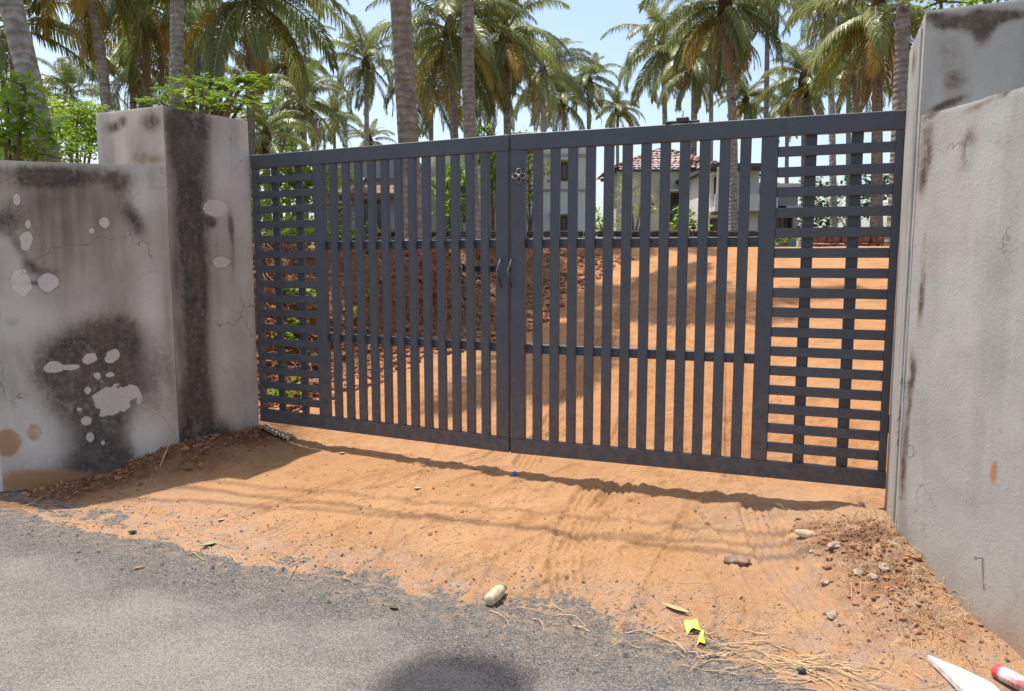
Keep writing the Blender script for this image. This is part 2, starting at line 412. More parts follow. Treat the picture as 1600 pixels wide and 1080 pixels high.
for q_ in (((330, 830), (520, 760), (760, 715)), ((520, 885), (560, 800), (640, 715)), ((560, 895), (700, 800), (900, 735)), ((760, 935), (790, 850), (900, 745)), ((800, 940), (1000, 850), (1200, 790)),
           ((880, 955), (960, 860), (960, 745)), ((1000, 975), (1040, 880), (1100, 780)), ((1120, 1010), (1180, 930), (1100, 850)), ((260, 830), (420, 790), (600, 735)), ((1180, 985), (1230, 880), (1050, 760))):
    arc(gpt(*q_[0], .03), gpt(*q_[1]), gpt(*q_[2], .13), .13, .006, 26)
arc((.1, 5.0), (.9, 7.5), (2.2, 12.0), .18, .012)
arc((1.4, 4.6), (2.2, 7.5), (3.4, 12.0), .18, .012)
arc((.7, 5.0), (1.2, 7.0), (3.0, 11.0), .16, .010)

HOLE = at_height(1352, 792, .15)
def terrain(x, y, tracks=True):
    x = np.asarray(x, float); y = np.asarray(y, float); e = e_of(x, y)
    wob = (fbm(x * 1.6, y * 1.6, 5, 3) - .5) * .34 + (fbm(x * 11, y * 11, 4, 77) - .5) * .07
    ee = e + wob
    z = np.where(ee < 0, np.clip(ee * .16, -.06, 0), (.008 * sstep(0, .06, ee) + .022 * sstep(.05, .35, ee)) + .105 * sstep(.05, 1.5, ee))
    drive = .135 + 1.53 * sstep(-.10, 1.0, (ee - 1.9) / 9.2) ** 1.0 * 1.0
    lin = .135 + 1.55 * np.clip((e - 1.7) / 8.6, 0, 1)
    z = np.where(e > 1.5, np.minimum(lin + .0, 1.685) * sstep(1.5, 1.9, e) + z * (1 - sstep(1.5, 1.9, e)), z)
    z = z + .012 * np.clip(e - 10.3, 0, 60) * (e > 10.3)
    # soil heaped along the walls
    for a, b, h, w in ((PA, PB, .075, .30), (PB, PC, .075, .34), (PE, PD, .045, .30), (PD, PF, .055, .30)):
        d, t = seg_dist(x, y, a, b)
        hh = h * (1 - (.95 * t if (a is PB) else (.75 * t if (a is PD) else 0)))
        z = z + hh * np.exp(-(d / w) ** 2) * sstep(-.1, .15, ee)
    # broken soil heap by the right pillar
    cx, cy = 1.62, 3.35
    z = z + (.075 * np.exp(-(((x - cx) / .24) ** 2 + ((y - cy) / .36) ** 2)) * (0.1 + 1.6 * fbm(x * 9, y * 9, 5, 21, .62)))
    hp = HOLE; z = z - .07 * np.exp(-(((x - hp[0]) / .10) ** 2 + ((y - hp[1]) / .09) ** 2)) + .035 * np.exp(-(((x - hp[0] + .12) / .10) ** 2 + ((y - hp[1] + .08) / .10) ** 2))
    # cut bank and the plot above it
    sd = bank_sd(x, y) + (fbm(x * 1.3, y * 1.3, 4, 9) - .5) * .9 + (fbm(x * 6, y * 6, 3, 19) - .5) * .22
    top = 1.60 + .016 * np.clip(y - 7, 0, 60) + .10 * (fbm(x * .8, y * .8, 4, 5) - .5)
    k = sstep(0, 1.25, sd); behind = sstep(1.55, 2.6, e + np.where(x < -2.2, -.2, 0))
    zb = z + (np.maximum(top, z) - z) * k * behind
    z = np.where(behind > 0, zb, z)
    rough_ = np.clip(k * (1 - sstep(1.2, 2.2, sd)), 0, 1) * behind
    z = z + rough_ * (.34 * (fbm(x * 2.6, y * 2.6, 4, 31) - .5) + .17 * (fbm(x * 7 + y * 2, y * 7 - x * 2, 4, 41) - .5))
    z = z - .045 * sstep(-1.7, -3.1, x) * sstep(.0, .25, ee) * (e < 1.2)
    z = z + (fbm(x * 26, y * 26, 3, 171) - .5) * .007 * np.exp(-((ee - .02) / .13) ** 2)
    rut = fbm(x * 3.1 + .8 * fbm(x * 2, y * 2, 2, 5), y * 7.5, 4, 53)
    patchy = sstep(.40, .62, fbm(x * 1.4 + 3, y * 1.4, 3, 57))
    z = z + np.where(ee > 0, 1, .0) * ((fbm(x * 2.2, y * 2.2, 4, 51) - .5) * .024 + (rut - .5) * .012 + (fbm(x * 11, y * 11, 4, 61) - .5) * (.012 + .030 * patchy)
                                       + (fbm(x * 34, y * 34, 2, 71) - .5) * (.006 + .016 * patchy)) * sstep(0, .12, ee)
    if tracks:
        near = (e > .03) & (e < 9) & (np.abs(x) < 6)
        if near.any():
            xn, yn = x[near], y[near]; dz = np.zeros(xn.shape)
            for P, w, dp in TRACKS:
                bd = np.full(xn.shape, 1e9); lat = np.zeros(xn.shape); al = np.zeros(xn.shape)
                ln = np.concatenate([[0], np.cumsum(np.hypot(*np.diff(P, axis=0).T))])
                for i in range(len(P) - 1):
                    a, b = P[i], P[i + 1]; d = b - a; L = math.hypot(*d)
                    t = np.clip(((xn - a[0]) * d[0] + (yn - a[1]) * d[1]) / (L * L), 0, 1)
                    qx, qy = xn - a[0] - t * d[0], yn - a[1] - t * d[1]; dd = np.hypot(qx, qy)
                    m = dd < bd; bd = np.where(m, dd, bd)
                    lat = np.where(m, (d[0] * qy - d[1] * qx) / L, lat); al = np.where(m, ln[i] + t * L, al)
                inside = 1 - sstep(w * .46, w * .56, bd)
                groove = .5 + .5 * np.cos(lat * 2 * math.pi / (w / 4.5))
                tread = np.where(np.abs(lat) > w * .30, .5 + .5 * np.cos((al + np.abs(lat) * .6) * 2 * math.pi / .045), .6)
                fade = sstep(.18, .45, fbm(xn * 2.1 + 5, yn * 2.1, 3, 88))
                dz = dz - inside * dp * 2.1 * (.35 + .9 * groove * (.5 + .5 * tread)) * fade + dp * .5 * np.exp(-((bd - w * .58) / .02) ** 2) * fade
            z = z.copy(); z[near] += dz
    return z
def gz(x, y):
    i = min(max(int(np.searchsorted(xs, x)) - 1, 0), len(xs) - 2); j = min(max(int(np.searchsorted(ys, y)) - 1, 0), len(ys) - 2)
    a = min(max((x - xs[i]) / (xs[i + 1] - xs[i]), 0), 1); b = min(max((y - ys[j]) / (ys[j + 1] - ys[j]), 0), 1)
    return float((GZ[i, j] * (1 - a) + GZ[i + 1, j] * a) * (1 - b) + (GZ[i, j + 1] * (1 - a) + GZ[i + 1, j + 1] * a) * b)
def gzs(x, y): return np.array([gz(a, b) for a, b in zip(x, y)])

def axis(lo, hi, fine, segs, far_lo, far_hi, g=1.11):
    a = [np.arange(lo, hi, fine)]
    p = hi; extra = []
    for end, st in segs: extra.append(np.arange(p, end, st)); p = end
    out = []; s = segs[-1][1] if segs else fine
    while p < far_hi: out.append(p); s *= g; p += s
    out.append(far_hi)
    neg = []; p = lo; s = fine
    while p > far_lo: s *= g; p -= s; neg.append(p)
    return np.concatenate([np.array(neg[::-1])] + a + extra + [np.array(out)])
xs = axis(-3.3, 2.15, .0125, [], -420, 420); ys = axis(2.45, 5.9, .0125, [(9.5, .03), (15, .06)], -60, 900)
GX, GY = np.meshgrid(xs, ys, indexing='ij')
gx, gy = GX.ravel(), GY.ravel(); gzv = terrain(gx, gy); GZ = gzv.reshape(GX.shape)
me = np_mesh('ground', np.stack([gx, gy, gzv], 1), grid_faces(len(xs), len(ys)))
e_ = e_of(gx, gy); sd_ = bank_sd(gx, gy) + (fbm(gx * 1.3, gy * 1.3, 4, 9) - .5) * .9
soil = sstep(-.25, .15, sd_) * (1 - sstep(1.1, 1.9, sd_)) * (e_ > 1.6)
for a, b, w in ((PA, PB, .30), (PB, PC, .34)):
    d, t = seg_dist(gx, gy, a, b); soil = np.maximum(soil, 1.0 * (1 - sstep(w * .5, w * 1.8, d + (fbm(gx * 4, gy * 4, 3, 8) - .5) * .3)))
d, t = seg_dist(gx, gy, np.array([1.50, 3.75]), np.array([1.62, 3.05])); soil = np.maximum(soil, .55 * np.exp(-(d / .20) ** 2) * (fbm(gx * 8, gy * 8, 4, 4) > .45))
dust = np.maximum(1 - sstep(.05, .75, e_ + (fbm(gx * 2, gy * 2, 4, 6) - .5) * .7), 1.0 * np.exp(-(seg_dist(gx, gy, np.array([1.45, 3.9]), np.array([1.55, 2.6]))[0] / .50) ** 2))
dust = dust * (e_ < 2.5)
plot = np.maximum(sstep(1.2, 2.6, sd_) * (e_ > 2.2) * sstep(0, 6, -gx + 1.0 - (gy - 8) * .0), sstep(19.5, 21, gy))
plot = np.maximum(plot, sstep(9, 12, np.abs(gx)) * (e_ > 3)); plot = np.maximum(plot, 1.0 * (e_ < -9))
add_attr(me, 'ramp', sstep(1.5, 2.6, e_) * (.35 + .5 * fbm(gx * .9, gy * .9, 4, 15))); add_attr(me, 'soil', soil); add_attr(me, 'dust', dust); add_attr(me, 'plot', plot)
tag(link_mesh('ground', me, M['ground']), kind='structure')

# the road: a sheet whose inner edge runs under the earth
us = np.concatenate([np.arange(-60, -6, 1.0), np.arange(-6, 6, .06), np.arange(6, 61, 1.0)])
vs = np.concatenate([np.arange(-8.0, -1.5, .5), np.arange(-1.5, .61, .05)])
U, Vv = np.meshgrid(us, vs, indexing='ij'); U = U.ravel(); Vv = Vv.ravel()
rx = RT[0] * U + RN[0] * (Vv + EC); ry = RT[1] * U + RN[1] * (Vv + EC)
rz = .006 * (fbm(rx * 1.1, ry * 1.1, 3, 91) - .5) - .05 * sstep(.25, .6, Vv)
me = np_mesh('road', np.stack([rx, ry, rz], 1), grid_faces(len(us), len(vs))[:, ::-1])
add_attr(me, 'edge', sstep(-1.1, .05, Vv) ** 1.3)
tag(link_mesh('road', me, M['asphalt']), kind='structure')

# ------------------------------------------------------------------ boundary walls and pillars
def plane_uv(a, b, px, py):
    """pixel of the photograph -> (metres along a-b, height) on that vertical wall face"""
    d = ray(px, py); w = b - a; L = math.hypot(*w); m = np.array([[w[0], -d[0]], [w[1], -d[1]]])
    s = np.linalg.solve(m, -a); return s[0] * L, 1.5 + s[1] * d[2]
def wall_face_box(name, a, b, off, z0, z1, mat, parent, marks=None, res=.010, top_wob=.006, lean=0.0):
    """prism whose face a-b is a fine grid carrying the stains; `off` is the vector to the back of the wall"""
    w = b - a; L = math.hypot(*w); t = w / L; nrm = np.array([t[1], -t[0]])
    if nrm @ off > 0: nrm = -nrm
    nu = max(2, int(L / res) + 1); nv = max(2, int((z1 - z0) / res) + 1)
    uu = np.linspace(0, L, nu); vv = np.linspace(z0, z1, nv); Ug, Vg = np.meshgrid(uu, vv, indexing='ij'); u = Ug.ravel(); v = Vg.ravel()
    sx = a[0] * 3.1 + b[1] * 1.7
    rel = (fbm(u * 2.2 + sx, v * 2.2, 3, 101) - .5) * .008 + (fbm(u * 14 + sx, v * 14, 3, 111) - .5) * .0022
    edge = np.minimum(np.minimum(u, L - u), np.minimum(z1 - v, 9))
    rel = rel - .0012 * (1 - sstep(0, .010, edge)) * (1 + fbm(u * 25, v * 25, 2, 7))
    vt = v + top_wob * (v - z0) / (z1 - z0) * (fbm(u * 6 + sx, u * 0 + 3.3, 4, 121) - .5) * 2
    P = np.stack([a[0] + t[0] * u + nrm[0] * rel, a[1] + t[1] * u + nrm[1] * rel, vt], 1)
    Fq = grid_faces(nu, nv)
    idx = np.arange(nu * nv).reshape(nu, nv); n0 = nu * nv
    top = P[idx[:, -1]].copy(); bot = P[idx[:, 0]].copy()
    tf = top.copy(); tb = top.copy(); tb[:, :2] += off; tb[:, 2] += .004; bb = bot.copy(); bb[:, :2] += off
    V = np.concatenate([P, tf, tb, tb, bb]); o1, o2, o3, o4 = n0, n0 + nu, n0 + 2 * nu, n0 + 3 * nu
    i = np.arange(nu - 1)
    Fq = np.concatenate([Fq, np.stack([o1 + i, o1 + i + 1, o2 + i + 1, o2 + i], 1), np.stack([o3 + i, o3 + i + 1, o4 + i + 1, o4 + i], 1)])
    ends = []
    Vx = []
    b0 = len(V)
    for col in (0, nu - 1):
        q = [P[idx[col, 0]], P[idx[col, -1]], tb[col], bb[col]]; ends.append([b0, b0 + 1, b0 + 2, b0 + 3]); Vx += q; b0 += 4
    V = np.concatenate([V, np.array(Vx)]); Fq = np.concatenate([Fq, np.array(ends)])
    me = np_mesh(name, V, Fq, True)
    import bmesh
    bm = bmesh.new(); bm.from_mesh(me); bmesh.ops.recalc_face_normals(bm, faces=bm.faces); bm.to_mesh(me); bm.free()
    for key in ('grime', 'patch', 'rust', 'brown', 'pale'):
        val = np.zeros(len(V))
        if marks: val[:n0] = np.clip(marks(key, u, v), 0, 1)
        add_attr(me, key, val)
    return link_mesh(name, me, mat, parent)

def blob(u, v, a, b, px, py, rx, ry, rot=0.0, wob=.35, seed=0, soft=.25):
    """irregular rounded spot, centre and radii given in photograph pixels"""
    cu, cz = plane_uv(a, b, px, py); c1, c2 = plane_uv(a, b, px + 10, py), plane_uv(a, b, px, py + 10)
    kx, ky = abs(c1[0] - cu) / 10, abs(c2[1] - cz) / 10; sg = 1 if c1[0] > cu else -1
    dx, dy = (u - cu) / kx * sg, -(v - cz) / ky
    co, si = math.cos(R(rot)), math.sin(R(rot)); X, Y = (dx * co + dy * si) / rx, (-dx * si + dy * co) / ry
    r = np.hypot(X, Y) + (fbm(u * 22 + seed, v * 22 - seed, 3, 200 + seed) - .5) * wob * 2
    return 1 - sstep(1 - soft, 1 + soft, r)
def soft_blob(u, v, a, b, px, py, rx, ry, rot=0.0, amp=1.0):
    cu, cz = plane_uv(a, b, px, py); c1, c2 = plane_uv(a, b, px + 10, py), plane_uv(a, b, px, py + 10)
    kx, ky = abs(c1[0] - cu) / 10, abs(c2[1] - cz) / 10; sg = 1 if c1[0] > cu else -1
    dx, dy = (u - cu) / kx * sg, -(v - cz) / ky
    co, si = math.cos(R(rot)), math.sin(R(rot)); X, Y = (dx * co + dy * si) / rx, (-dx * si + dy * co) / ry
    return amp * np.exp(-(X * X + Y * Y) * .9)

def marks_left(a, b):
    def f(key, u, v):
        g = lambda *q, **k: soft_blob(u, v, a, b, *q, **k); h = lambda *q, **k: blob(u, v, a, b, *q, **k)
        n = fbm(u * 5, v * 5, 4, 300)
        if key == 'grime':
            s = 0
            for q in ((100, 274, 75, 14, 0, .62), (60, 285, 60, 12, 0, .5), (190, 285, 22, 18, 0, .5), (25, 335, 22, 26, 0, .45), (8, 350, 16, 18, 0, .5),
                      (150, 548, 62, 34, -8, .80), (195, 545, 30, 30, 20, .55), (165, 610, 46, 60, 0, .86), (140, 655, 34, 60, 0, .80), (160, 705, 34, 34, 0, .72),
                      (205, 590, 34, 44, 0, .55), (100, 585, 30, 20, 0, .48), (48, 415, 14, 9, 40, .55), (50, 443, 22, 4, 0, .7), (75, 425, 24, 7, 0, .4),
                      (30, 385, 18, 8, 60, .45), (200, 335, 15, 34, -25, .5), (215, 345, 10, 28, -20, .4), (20, 503, 12, 6, 0, .45), (120, 715, 26, 30, 0, .42),
                      (175, 720, 40, 18, 0, .45), (40, 270, 30, 10, 0, .5), (160, 590, 110, 70, 0, .34), (185, 560, 60, 50, 0, .30), (145, 690, 60, 50, 0, .30), (215, 620, 24, 40, 0, .4)):
                s = s + g(*q[:5], amp=q[5])
            return 1.3 * s * (.55 + .9 * n)
        if key == 'patch':
            s = 0
            for i, q in enumerate(((180, 624, 34, 21, -18), (205, 613, 14, 11, 0), (142, 560, 12, 8, -20), (177, 556, 12, 9, -35), (153, 587, 6, 6, 0), (138, 610, 5, 5, 0),
                                   (173, 586, 7, 4, 0), (76, 441, 17, 15, 0), (34, 440, 16, 20, 0), (42, 378, 9, 17, 10), (165, 349, 8, 8, 0), (144, 361, 4, 4, 0),
                                   (27, 312, 6, 9, 0), (45, 350, 5, 7, 0), (85, 573, 16, 8, 0), (110, 574, 16, 5, 0), (125, 640, 4, 3, 0), (135, 657, 9, 7, 0), (162, 692, 4, 4, 0),
                                   (142, 683, 6, 8, 0), (220, 625, 5, 8, 0))):
                s = np.maximum(s if i else 0 * u, h(*q, seed=i, wob=.34, soft=.14 if i < 7 else .38))
            return s
        if key == 'rust':
            s = g(45, 752, 70, 20, amp=.95) + g(130, 745, 60, 10, amp=.5) + g(0, 700, 30, 26, amp=.5)
            for q in ((14, 691, 22, 20), (55, 675, 14, 14)):
                rr = h(*q, 0, wob=.15, soft=.25); s = s + .55 * rr
            return s
        if key == 'pale':
            return g(40, 500, 90, 40, amp=.6) + g(70, 690, 46, 50, amp=.85) + g(225, 670, 30, 44, amp=.75) + g(235, 500, 24, 120, amp=.6) + g(225, 310, 26, 30, amp=.5) + g(25, 420, 22, 50, amp=.5)
        vs_ = fbm(u * 16, v * 1.3, 4, 301)
        s = g(95, 305, 80, 34, amp=.75) + g(150, 330, 70, 60, amp=.55) + g(120, 380, 90, 80, amp=.60) + g(130, 450, 90, 70, amp=.35) + g(262, 470, 9, 220, amp=.5) + g(70, 335, 50, 50, amp=.4) + g(200, 400, 40, 120, amp=.35) + .55 * np.exp(-np.clip(v - .06, 0, 9) / .05)
        return .66 * s * (.15 + .6 * n + .95 * vs_)
    return f
def marks_return(a, b):
    def f(key, u, v):
        g = lambda *q, **k: soft_blob(u, v, a, b, *q, **k); h = lambda *q, **k: blob(u, v, a, b, *q, **k)
        n = fbm(u * 9, v * 2.2, 4, 310)
        if key == 'grime':
            s = 0
            for q in ((288, 215, 22, 46, 0, 1.0), (300, 190, 26, 18, 0, .75), (318, 250, 14, 50, 0, .5), (298, 330, 20, 80, 0, .85), (302, 420, 17, 90, 0, .92), (307, 510, 15, 90, 0, .95),
                      (308, 590, 15, 70, 0, .72), (305, 640, 26, 40, 0, .8), (320, 685, 46, 20, 0, .7), (360, 352, 4, 20, 0, .8), (364, 400, 3, 40, 0, .35), (330, 347, 8, 7, 0, .6), (292, 690, 20, 22, 0, .6)):
                s = s + g(*q[:5], amp=q[5])
            return 1.3 * s * (.55 + .9 * n)
        if key == 'patch':
            return np.maximum(h(338, 326, 18, 14, 0, wob=.28, soft=.1), .75 * h(345, 410, 16, 10, 0, seed=3, soft=.3))
        if key == 'brown':
            return (g(275, 420, 12, 240, amp=.85) + g(328, 520, 12, 160, amp=.6) + g(300, 260, 34, 60, amp=.5) + g(340, 690, 70, 16, amp=.8)) * (.4 + 1.1 * n)
        if key == 'pale':
            return g(352, 280, 30, 70, amp=.65) + g(345, 560, 24, 100, amp=.6) + g(385, 420, 12, 200, amp=.4)
        return 0 * u
    return f
def marks_block(a, b):
    def f(key, u, v):
        g = lambda *q, **k: soft_blob(u, v, a, b, *q, **k)
        n = fbm(u * 8, v * 8, 4, 320)
        if key == 'grime': return (g(178, 198, 14, 10, amp=.55) + g(238, 190, 16, 16, amp=.6) + g(194, 190, 6, 8, amp=.5) + g(220, 250, 18, 12, amp=.4)) * (.4 + 1.2 * n)
        if key == 'brown': return (g(220, 240, 18, 24, amp=.9) + g(242, 250, 14, 8, amp=.7)) * (.3 + 1.3 * n)
        return 0 * u
    return f
wl = empty('boundary_wall', (PB[0], PB[1], 0))
tag(wl, 'mould-stained grey plaster wall with tall square pillar, left of the gate', 'wall', 'walls flanking the gate')
def keep(o, p):                                # keep world place when parenting to an empty that is not at the origin
    o.parent = p; o.matrix_parent_inverse = p.matrix_basis.inverted(); return o
bpy.context.view_layer.update()
wdir = (PC - PB) / np.linalg.norm(PC - PB); PC2 = PC + wdir * .12
back = np.array([-wdir[1], wdir[0]]); back = back if back[1] > 0 else -back
o = wall_face_box('wall_panel', PB + wdir * .004, PC2, back * .22, -.25, ZW, M['plaster_left'], None, marks_left(PB, PC)); keep(o, wl)
o = wall_face_box('wall_panel', PC2, PC2 - RT * 14, RN * .22, -.25, ZW - .003, M['plaster_left'], None, None, .06); keep(o, wl)
# pillar: return face and road face on one core
pl_ = wall_face_box('pillar', PA, PB, (PAb - PA) * .999, -.25, ZT, M['plaster_left'], None, marks_return(PA, PB)); keep(pl_, wl)
t_ = (PBb - PB) / np.linalg.norm(PBb - PB)
o = wall_face_box('pillar_face', PB + t_ * .003 - np.array([t_[1], -t_[0]]) * -.0, PBb - t_ * .003, (PA - PB) * .02, ZW - .30, ZT - .003, M['plaster_left'], None, marks_block(PB, PBb))
# stands 4 mm proud of the pillar's core
nb_ = np.array([t_[1], -t_[0]]); nb_ = nb_ if nb_[1] < 0 else -nb_
o.location = (nb_[0] * .006, nb_[1] * .006, 0); keep(o, pl_) if False else None
o.parent = pl_; o.matrix_parent_inverse = wl.matrix_basis.inverted() if False else o.matrix_parent_inverse

def marks_right(a, b):
    def f(key, u, v):
        g = lambda *q, **k: soft_blob(u, v, a, b, *q, **k)
        n = fbm(u * 16, v * 5, 4, 330); n2 = fbm(u * 40, v * 22, 4, 331)
        if key == 'grime':
            s = 0
            for q in ((1446, 235, 10, 46, 0, .75), (1441, 285, 6, 22, 0, .6), (1440, 430, 5, 60, 0, .66), (1436, 480, 4, 24, 0, .6), (1426, 580, 6, 36, 0, .72), (1420, 610, 4, 50, 0, .55), (1413, 700, 5, 50, 0, .70), (1410, 745, 4, 30, 0, .45),
                      (1512, 215, 12, 14, 0, .4), (1505, 240, 14, 50, 0, .34), (1506, 400, 14, 160, 0, .12), (1560, 150, 60, 6, -12, .55), (1460, 175, 40, 5, -18, .6), (1534, 893, 3, 22, 0, .55), (1570, 220, 30, 30, 0, .2)):
                s = s + g(*q[:5], amp=q[5])
            return 1.25 * s * (.35 + .9 * n + .8 * (n2 - .5))
        if key == 'rust':
            return g(1551, 735, 6, 18, 8, amp=.95) + g(1561, 672, 4, 8, amp=.5) + g(1552, 750, 4, 14, amp=.4)
        if key == 'brown':
            return (g(1470, 300, 30, 90, amp=.35) + g(1440, 250, 10, 70, amp=.5)) * n + .85 * np.exp(-np.clip(v - .10, 0, 9) / .11) * (.4 + .9 * fbm(u * 7, v * 7, 4, 9)) + .25 * np.exp(-np.clip(u, 0, 9) / .06) * (v < .6)
        return 0 * u
    return f
def marks_rblock(a, b):
    def f(key, u, v):
        g = lambda *q, **k: soft_blob(u, v, a, b, *q, **k)
        n = fbm(u * 9, v * 9, 4, 340)
        if key == 'grime':
            s = 0
            for q in ((1450, 28, 30, 6, 0, .6), (1500, 36, 40, 8, 0, .66), (1530, 34, 26, 14, 0, .9), (1535, 55, 14, 16, 0, .55), (1580, 25, 26, 8, 0, .6), (1490, 130, 16, 18, 0, .38), (1475, 165, 30, 6, -18, .7), (1480, 80, 30, 40, 0, .2)):
                s = s + g(*q[:5], amp=q[5])
            return 1.5 * s * (.4 + 1.2 * n)
        return 0 * u
    return f
def marks_jamb(a, b):
    def f(key, u, v):
        n = fbm(u * 8, v * 5, 4, 350)
        if key == 'grime':
            return .5 * np.exp(-((u - .52) / .03) ** 2) * (n > .5) + .35 * sstep(.55, .75, n) * sstep(1.9, 2.4, v) + .55 * soft_blob(u, v, a, b, 1428, 100, 3, 18)
        if key == 'brown': return .8 * np.exp(-np.clip(v - .12, 0, 9) / .16)
        return 0 * u
    return f
wr = empty('boundary_wall', (PD[0], PD[1], 0))
tag(wr, 'pale grey rough plaster wall with square pillar, right of the gate', 'wall', 'walls flanking the gate')
bpy.context.view_layer.update()
rdir = (PF - PD) / np.linalg.norm(PF - PD); PF2 = PF + rdir * .42
rback = np.array([1.0, .13]); rback /= np.linalg.norm(rback)
o = wall_face_box('wall_panel', PD + rdir * .004, PF2, rback * .22, -.25, ZW, M['plaster_right'], None, marks_right(PD, PF), .008, .008); keep(o, wr)
o = wall_face_box('wall_panel', PF2 + RT * .002, PF2 + RT * 14, RN * .22, -.25, ZW - .003, M['plaster_right'], None, None, .06); keep(o, wr)
pr_ = wall_face_box('pillar', PE, PD, (PEb - PE) * .999, -.25, ZT + .045, M['plaster_right'], None, marks_jamb(PE, PD)); keep(pr_, wr)
t_ = (PDb - PD) / np.linalg.norm(PDb - PD); nb_ = np.array([t_[1], -t_[0]]); nb_ = nb_ if nb_[1] < 0 else -nb_
o = wall_face_box('pillar_face', PD + t_ * .003 + nb_ * .006, PDb - t_ * .003 + nb_ * .006, (PE - PD) * .02, ZW - .30, ZT + .042, M['plaster_right'], None, marks_rblock(PD, PDb)); keep(o, wr)
# plastered corner ridge on the jamb
mb = MB(); td = (PE - PD) / np.linalg.norm(PE - PD); nj = np.array([-td[1], td[0]]); nj = nj if nj[0] < 0 else -nj
c = PD + td * .10 + nj * .004; mb.box((c[0], c[1], (ZT - .25) / 2), (.055, .014, ZT + .24), math.atan2(td[1], td[0]), .004)
o = mb.build('plaster_ridge', M['plaster_right']); keep(o, wr)
# nail with a bit of string on the right wall
u0, z0 = plane_uv(PD, PF, 1534, 872); p = PD + rdir * u0
mb = MB(); mb.tube([(p[0] + .01, p[1], z0), (p[0] - .022, p[1], z0)], .003, 6); mb.tube([(p[0] - .022, p[1], z0), (p[0] - .025, p[1], z0)], .007, 8)
o = mb.build('wall_nail', M['steel'])
tag(o, 'small nail with a pale head sticking out of the right plaster wall', 'nail')

# ------------------------------------------------------------------ gate leaves
def gate_leaf(p0, p1, mirror, label):
    """local x runs from the meeting stile (0) to the hinge stile (w); local y towards the plot; z from the bottom"""
    w = float(np.hypot(*(p1 - p0))); ang = math.atan2(p1[1] - p0[1], p1[0] - p0[0])
    g = empty('gate_leaf', (p0[0], p0[1], GZ0), ang); tag(g, label, 'gate', 'leaves of the double gate')
    sy = 1.0 if not mirror else -1.0               # +y local is behind for the right leaf; the left one is turned round
    mat = M['gate']; H = GH
    def part(name, x0, x1, z0, z1, y0, y1, bev=.0035, par=None):
        mb = MB(); mb.box(((x0 + x1) / 2, sy * (y0 + y1) / 2, (z0 + z1) / 2), (x1 - x0, abs(y1 - y0), z1 - z0), 0, bev)
        o = mb.build(name, mat, par or g); return o
    D = .045
    part('top_rail', 0.0, w, H - .098, H, 0, D); part('bottom_rail', 0.0, w, 0, .096, 0, D)
    part('meeting_stile', .003, .092, .0965, H - .0985, .0005, D - .0005)
    part('middle_stile', 1.472, 1.560, .0965, H - .0985, .0005, D - .0005)
    part('hinge_stile', w - .042, w - .003, .0965, H - .0985, .0005, D - .0005)
    n = 12; gap0, gap1 = .092, 1.472; pit = (gap1 - gap0 + .056) / (n + 1)
    ms = None
    for i in range(n):
        xc = gap0 - .028 + pit * (i + 1)
        part('slat', xc - .029, xc + .029, .0965, H - .0985, .004, .036, .003)
    zc0, zc1 = .0965, H - .0985; m = 16; pz = (zc1 - zc0 + .054) / (m + 1)
    for i in range(m):
        zc = zc0 - .027 + pz * (i + 1) + random.uniform(-.0012, .0012)
        part('lattice_slat', 1.5605, w - .0425, zc - .0265, zc + .0265, .004, .034, .003)
    for xa in (1.690, 1.918): part('backing_bar', xa + .006, xa + .066, .0965, H - .0985, .0365, .056, .002)
    for z in (1.335, .675): part('cross_bar', .0925, 1.4715, z - .029, z + .029, .0375, .072, .003)
    return g, w, sy
gr, wR, _ = gate_leaf(GM + np.array([.006, -.003]), GR, False, 'dark grey steel gate leaf on the right, nearer one, with lattice side panel')
gl, wL, _ = gate_leaf(GM - np.array([.006, -.003]), GL, True, 'dark grey steel gate leaf on the left, hinged at the stained pillar')
# hinges (parts) and the ornament, bolt and handles on the meeting stiles
for g, w, sy in ((gr, wR, 1), (gl, wL, -1)):
    for z in (.35, 1.65):
        mb = MB(); mb.tube([(w + .001, sy * .052, z - .05), (w + .001, sy * .052, z + .05)], .010, 10); mb.build('hinge', M['dark_steel'], g, True)
def ornament():
    mb = MB(); c = (.060, -.012, 1.745)
    for k in range(4):
        a = k * math.pi / 2; ux, uz = math.cos(a), math.sin(a); pts = []
        for i in range(15):
            q = 2 * math.pi * i / 14; r = .019
            lx, lz = .025 + r * math.cos(q), r * .8 * math.sin(q)
            pts.append((c[0] + ux * lx - uz * lz, c[1] - .004 * math.sin(q * 2), c[2] + uz * lx + ux * lz))
        mb.tube(pts, .0036, 6)
    mb.tube([(c[0], .002, c[2]), (c[0], -.022, c[2])], .010, 10)
    return mb.build('ornament', M['steel'], gr, True)
ornament()
for g, xs0, sgn in ((gl, .048, 1), (gr, .016, 1)):
    y = .012 if g is gl else -.012
    mb = MB()
    mb.tube([(xs0 - .002, y * .1, 1.235), (xs0 - .002, y * 2.2, 1.235), (xs0 + (.022 if g is gl else -.022), y * 2.6, 1.165), (xs0 + (.024 if g is gl else -.024), y * 2.0, 1.150)], .0055, 8)
    mb.build('pull_handle', M['steel'], g, True)
    mb = MB(); mb.tube([(xs0 + (.022 if g is gl else -.022), y * 2.4, 1.165), (xs0 - .004, y * 1.5, 1.06)], [.008, .006], 8); mb.build('latch_tongue', M['dark_steel'], g, True)
mb = MB(); mb.box((.19, -.062, 1.175), (.36, .022, .040), 0, .003); mb.tube([(.02, -.062, 1.175), (-.10, -.062, 1.175)], .009, 8); mb.build('sliding_bolt', M['dark_steel'], gl)
